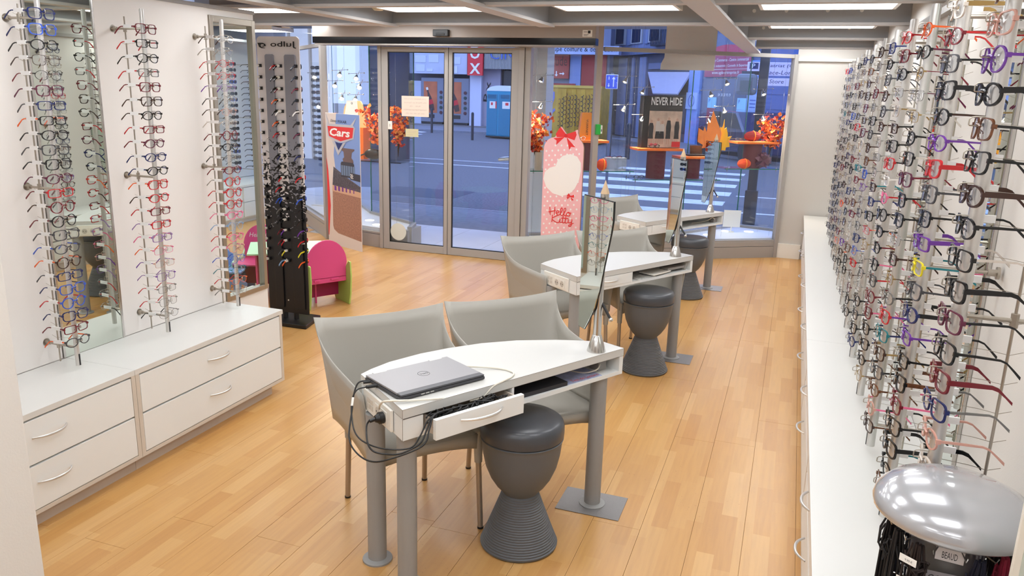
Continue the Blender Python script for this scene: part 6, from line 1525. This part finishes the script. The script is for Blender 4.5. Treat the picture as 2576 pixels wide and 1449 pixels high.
MB().box(-1.1, 2.2, -.4, .1, 3.28, 3.62).build('fascia', mat('pale blue fascia', (180, 190, 220), .6), t)
txt('Coupe coiffure & décoration', 'lettering', INK, t, (-.9, -.4, 3.33), X, Z, 3.0, .26, lift=.01)
# corner building along the side street
g0 = Vector((-6.3, 33, 0)); gd = Vector((.6247, -.7809, 0)); gn = Vector((.7809, .6247, 0)); ga = math.atan2(gd.y, gd.x)
t = thing('corner_building', tuple(g0), ga, 'tall blue grey corner building with awning and red signs', 'building')
# local x along the front, local y away from the street
def cb(nm, m_, x0, x1, y0, y1, z0, z1, par=None): return MB().box(x0, x1, y0, y1, z0, z1).build(nm, m_, par or t)
STONE = mat('blue grey stone', (122, 134, 168), .8, vary=.18, vscale=1.5); DST = mat('dark shop stone', (70, 76, 96), .7, vary=.3, vscale=2)
cb('wall', DST, -4.5, 3.96, 0, .8, 0, 3.30); cb('upper_wall', STONE, -4.5, 4.0, .05, .8, 3.55, 8)
cb('ledge', mat('stone ledge', (104, 112, 140), .8), -4.5, 4.1, -.25, .1, 3.30, 3.55)
for x0 in (-3.9, -2.5, -1.0, .5, 2.2):
    w_ = cb('window', mat('pale window reveal', (170, 172, 176), .6), x0, x0 + .95, -.02, .06, 3.75, 5.2)
    cb('pane', mat('dark night pane', (34, 44, 70), .15), x0 + .12, x0 + .83, -.035, -.02, 3.80, 5.1, w_)
    cb('shutter', STONE, x0 - .3, x0, -.04, .05, 3.72, 5.2)
bl_ = cb('balcony', mat('iron balcony', (30, 34, 48), .6), 1.6, 3.4, -.5, -.05, 3.55, 3.62)
mb = MB()
for i in range(16): mb.box(1.6 + i * .115, 1.63 + i * .115, -.5, -.47, 3.62, 4.4)
mb.box(1.6, 3.4, -.51, -.46, 4.38, 4.43); mb.build('railing', MATS['iron balcony'], bl_)
mb = MB()
for x0, x1 in ((-3.9, -3.6), (-3.0, -2.75), (-1.9, -1.2), (-.7, -.5), (.0, .55)): mb.box(x0, x1, -.06, 0, 0, 3.2)
mb.build('pilaster', STONE, t)
cb('shop_window', mat('dim shop window', (40, 48, 66), .2), -2.6, -2.0, -.02, 0, .4, 2.6); cb('shop_window', MATS['dim shop window'], .8, 3.8, -.03, 0, .35, 2.55)
aw = MB(); aw.add([(.72, -.05, 2.62), (3.96, -.05, 2.58), (3.98, -.55, 1.80), (2.14, -.55, 1.80), (.72, .0, 2.58), (3.96, 0, 2.54), (3.98, -.52, 1.76), (2.14, -.52, 1.76)], [(0, 1, 2, 3), (7, 6, 5, 4), (3, 2, 6, 7), (0, 3, 7, 4), (1, 5, 6, 2)])
aw.build('awning', mat('lilac grey awning', (176, 176, 200), .7), t)
cb('arch_trim', mat('stone ledge', (0, 0, 0)), .8, 3.9, -.08, 0, 2.72, 2.95)
LB = mat('sky blue pier', (120, 156, 214), .7, vary=.06, vscale=3)
cb('pier', LB, 3.98, 4.72, -.12, .3, 0, 2.7)
pq = cb('plaque', mat('pale plaque', (168, 190, 226), .5), 3.96, 4.70, -.16, -.12, 1.28, 1.86)
MB().ring(disc(4.33, 1.57, .20, .22, 20), disc(4.33, 1.57, .175, .195, 20), (0, -.165, 0), X, Z, .01).build('plaque_ring', SB, pq); txt('P', 'lettering', SB, pq, (4.28, -.165, 1.5), X, Z, .10, .18, lift=.01)
gw = mat('grey office wall', (98, 108, 136), .6, vary=.1, vscale=2)
cb('office_wall', gw, 4.72, 12, -.02, 3, 0, 8)
cb('office_glazing', mat('office glazing', (66, 76, 104), .15), 4.80, 7.4, -.04, -.02, .5, 2.35)
MG = mat('magenta sign', (172, 34, 78), .5)
ms = cb('sign_panel', MG, 4.95, 7.60, -.10, -.04, 2.40, 3.08)
MB().slab([(4.95, 3.08), (7.6, 3.08)] + arc(6.2, 3.08, 1.2, .36, 5, 175, 14), (0, -.10, 0), X, Z, -.06).build('sign_arch', mat('red sign arch', (196, 30, 66), .5), ms)
txt('Tribunal de Commerce - Centre commercial', 'lettering', WINK, ms, (5.0, -.10, 2.90), X, Z, 2.5, .10, lift=.02)
txt('Activités & industriels - Conseils & Expertise', 'lettering', WINK, ms, (5.0, -.10, 2.70), X, Z, 2.5, .10, lift=.02)
cb('sign_rule', WINK, 5.0, 7.55, -.115, -.11, 2.635, 2.645, ms)
txt('www.agda-entreprise.fr', 'lettering', WINK, ms, (5.45, -.10, 2.46), X, Z, 1.6, .13, lift=.02)
txt('04 38 38 90 09', 'lettering', WINK, t, (5.85, -.04, 1.76), X, Z, .75, .10, lift=.02)
for x0 in (5.25, 7.0):
    q = cb('door_banner', mat('red door banner', (150, 36, 56), .5), x0, x0 + .50, -.07, -.04, .70, 1.40)
    cb('banner_top', mat('cyan card', (150, 210, 232), .5), x0 + .02, x0 + .52, -.075, -.04, 1.36, 1.72, q); txt('P', 'lettering', SB, q, (x0 + .1, -.075, 1.55), X, Z, .08, .12, lift=.01)
    for k in range(4): cb('banner_text', WINK, x0 + .2, x0 + .42, -.078, -.074, .86 + k * .11, .885 + k * .11, q)
q = cb('pier', LB, 7.60, 8.3, -.10, .2, 0, 2.9); cb('notice_board', mat('pale plaque', (0, 0, 0)), 7.65, 8.2, -.14, -.10, 1.2, 1.85, q)
for k in range(4): cb('notice_text', SB, 7.8, 8.1, -.145, -.14, 1.32 + k * .11, 1.35 + k * .11, q)
cb('stone_wall', mat('slate blue wall', (92, 112, 168), .75, vary=.12, vscale=2), 8.3, 12, -.06, 0, 0, 3.2)
for z_ in (.5, .95, 1.4, 1.85, 2.3): cb('joint', mat('wall joint', (72, 88, 134), .8), 8.3, 12, -.064, -.06, z_, z_ + .02)
# street sign group on the post
t = thing('street_sign', (-1.28, 20.0, 0), 0, 'pale directional street sign with parking symbol and station name', 'sign')
MB().cyl((.35, .08, -.03), (.35, .08, 2.7), .04, 10).cyl((1.05, .08, -.03), (1.05, .08, 2.7), .04, 10).build('post', mat('grey post', (90, 94, 110), .5), t)
PSG = mat('lilac white sign', (214, 200, 224), .5)
p1 = MB().box(.0, 1.35, 0, .04, 2.27, 2.58).build('panel', PSG, t, bevel=.01); p2 = MB().box(.0, 1.35, 0, .04, 2.04, 2.22).build('panel', PSG, t, bevel=.01)
NB = mat('navy sign ink', (30, 40, 90), .5)
MB().box(.05, .25, -.004, 0, 2.42, 2.56).build('parking_field', NB, p1); txt('P', 'lettering', WINK, p1, (.11, -.004, 2.44), X, Z, .07, .10, lift=.002)
txt('Vinatriat (Gare)', 'lettering', NB, p1, (.30, 0, 2.445), X, Z, .98, .095, lift=.003, shear=.02); txt('Alsace-Lorraine', 'lettering', NB, p1, (.30, 0, 2.30), X, Z, 1.0, .095, lift=.003, shear=.02)
txt('Victor Store', 'lettering', NB, p2, (.10, 0, 2.10), X, Z, .75, .09, lift=.003, shear=.02)
# tram mast and signal box
t = thing('traffic_mast', (-.53, 11.95, -.03), 0, 'dark steel street mast with a rounded signal box behind the window', 'mast')
mm = mat('dark mast steel', (62, 62, 66), .5)
MB().box(-.065, .065, -.065, .065, 0, 4.5).box(-.09, .09, -.09, .09, 0, .5).build('mast', mm, t, bevel=.012)
MB().box(-.30, -.05, -.03, .03, 2.12, 2.17).build('bracket', mm, t)
MB().box(-.36, -.08, -.14, .14, 1.84, 2.13).build('signal_box', mat('weathered grey box', (120, 126, 134), .5), t, bevel=.05)
MB().box(-.30, -.15, -.146, -.139, 1.89, 2.04).build('signal_lens', mat('dull lens', (96, 100, 98), .4), t, bevel=.02)
t = thing('lane_sign', (-3.62, 16.0, -.03), 0, 'blue rectangular priority sign with arrows on a street post', 'sign')
MB().cyl((0, .03, 0), (0, .03, 2.2), .03, 10).build('post', mat('grey post', (0, 0, 0)), t)
pn = MB().box(-.125, .125, -.01, .01, 1.89, 2.17).build('panel', WINK, t, bevel=.01)
MB().box(-.115, .115, -.014, -.010, 1.90, 2.16).build('blue_field', mat('traffic blue', (30, 80, 200), .4), pn)
flat([[(.03, 1.93), (.05, 1.93), (.05, 2.08), (.075, 2.08), (.04, 2.13), (.005, 2.08), (.03, 2.08)], [(-.065, 2.13), (-.05, 2.13), (-.05, 2.07), (-.065, 2.07)], [(-.065, 2.0), (-.05, 2.0), (-.05, 1.96), (-.035, 1.96), (-.0575, 1.92), (-.08, 1.96), (-.065, 1.96)]], 'arrow', WINK, pn, (0, -.014, 0), X, Z, lift=.001)
# parked dark car in the side street
t = thing('car', (-1.3, 24.6, -.03), math.radians(-60), 'dark parked car partly hidden behind the maroon column', 'car')
CB_ = mat('dark blue car paint', (34, 44, 80), .25, coat=1.0)
prof_c = [(-2.0, .25), (2.0, .25), (2.05, .55), (1.95, .75), (1.1, .88), (.6, 1.38), (-.9, 1.42), (-1.5, .95), (-2.0, .85), (-2.08, .5)]
MB().slab(prof_c, (0, .8, 0), X, Z, 1.6).build('body', CB_, t, bevel=.05)
MB().slab([(.98, .90), (.56, 1.32), (-.86, 1.35), (-1.36, .95)], (0, .805, 0), X, Z, 1.61).build('side_glass', BLACKG, t)
for wx in (-1.3, 1.25):
    for wy in (-.82, .66): MB().cyl((wx, wy, .31), (wx, wy + .18, .31), .31, 20).build('wheel', BLACK, t, smooth=True)
# pale building left of the entrance and dark shopfront behind
t = thing('side_building', (-9.2, 17, 0), 0, 'white fluted building front beyond the left window', 'building')
WB = mat('white facade warmed for light', (252, 238, 212), .7)  # white front tinted warm in the colour to stand for white lighting
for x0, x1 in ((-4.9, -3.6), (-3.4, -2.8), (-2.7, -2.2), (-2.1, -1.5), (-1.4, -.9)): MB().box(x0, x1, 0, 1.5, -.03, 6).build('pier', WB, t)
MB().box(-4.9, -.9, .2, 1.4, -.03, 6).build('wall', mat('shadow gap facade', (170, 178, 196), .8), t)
MB().box(-.9, -.22, .3, 1.5, -.03, 6).build('dark_shopfront', mat('dark shopfront', (52, 56, 72), .4, vary=.3, vscale=2), t)
print('objects', len(bpy.data.objects))
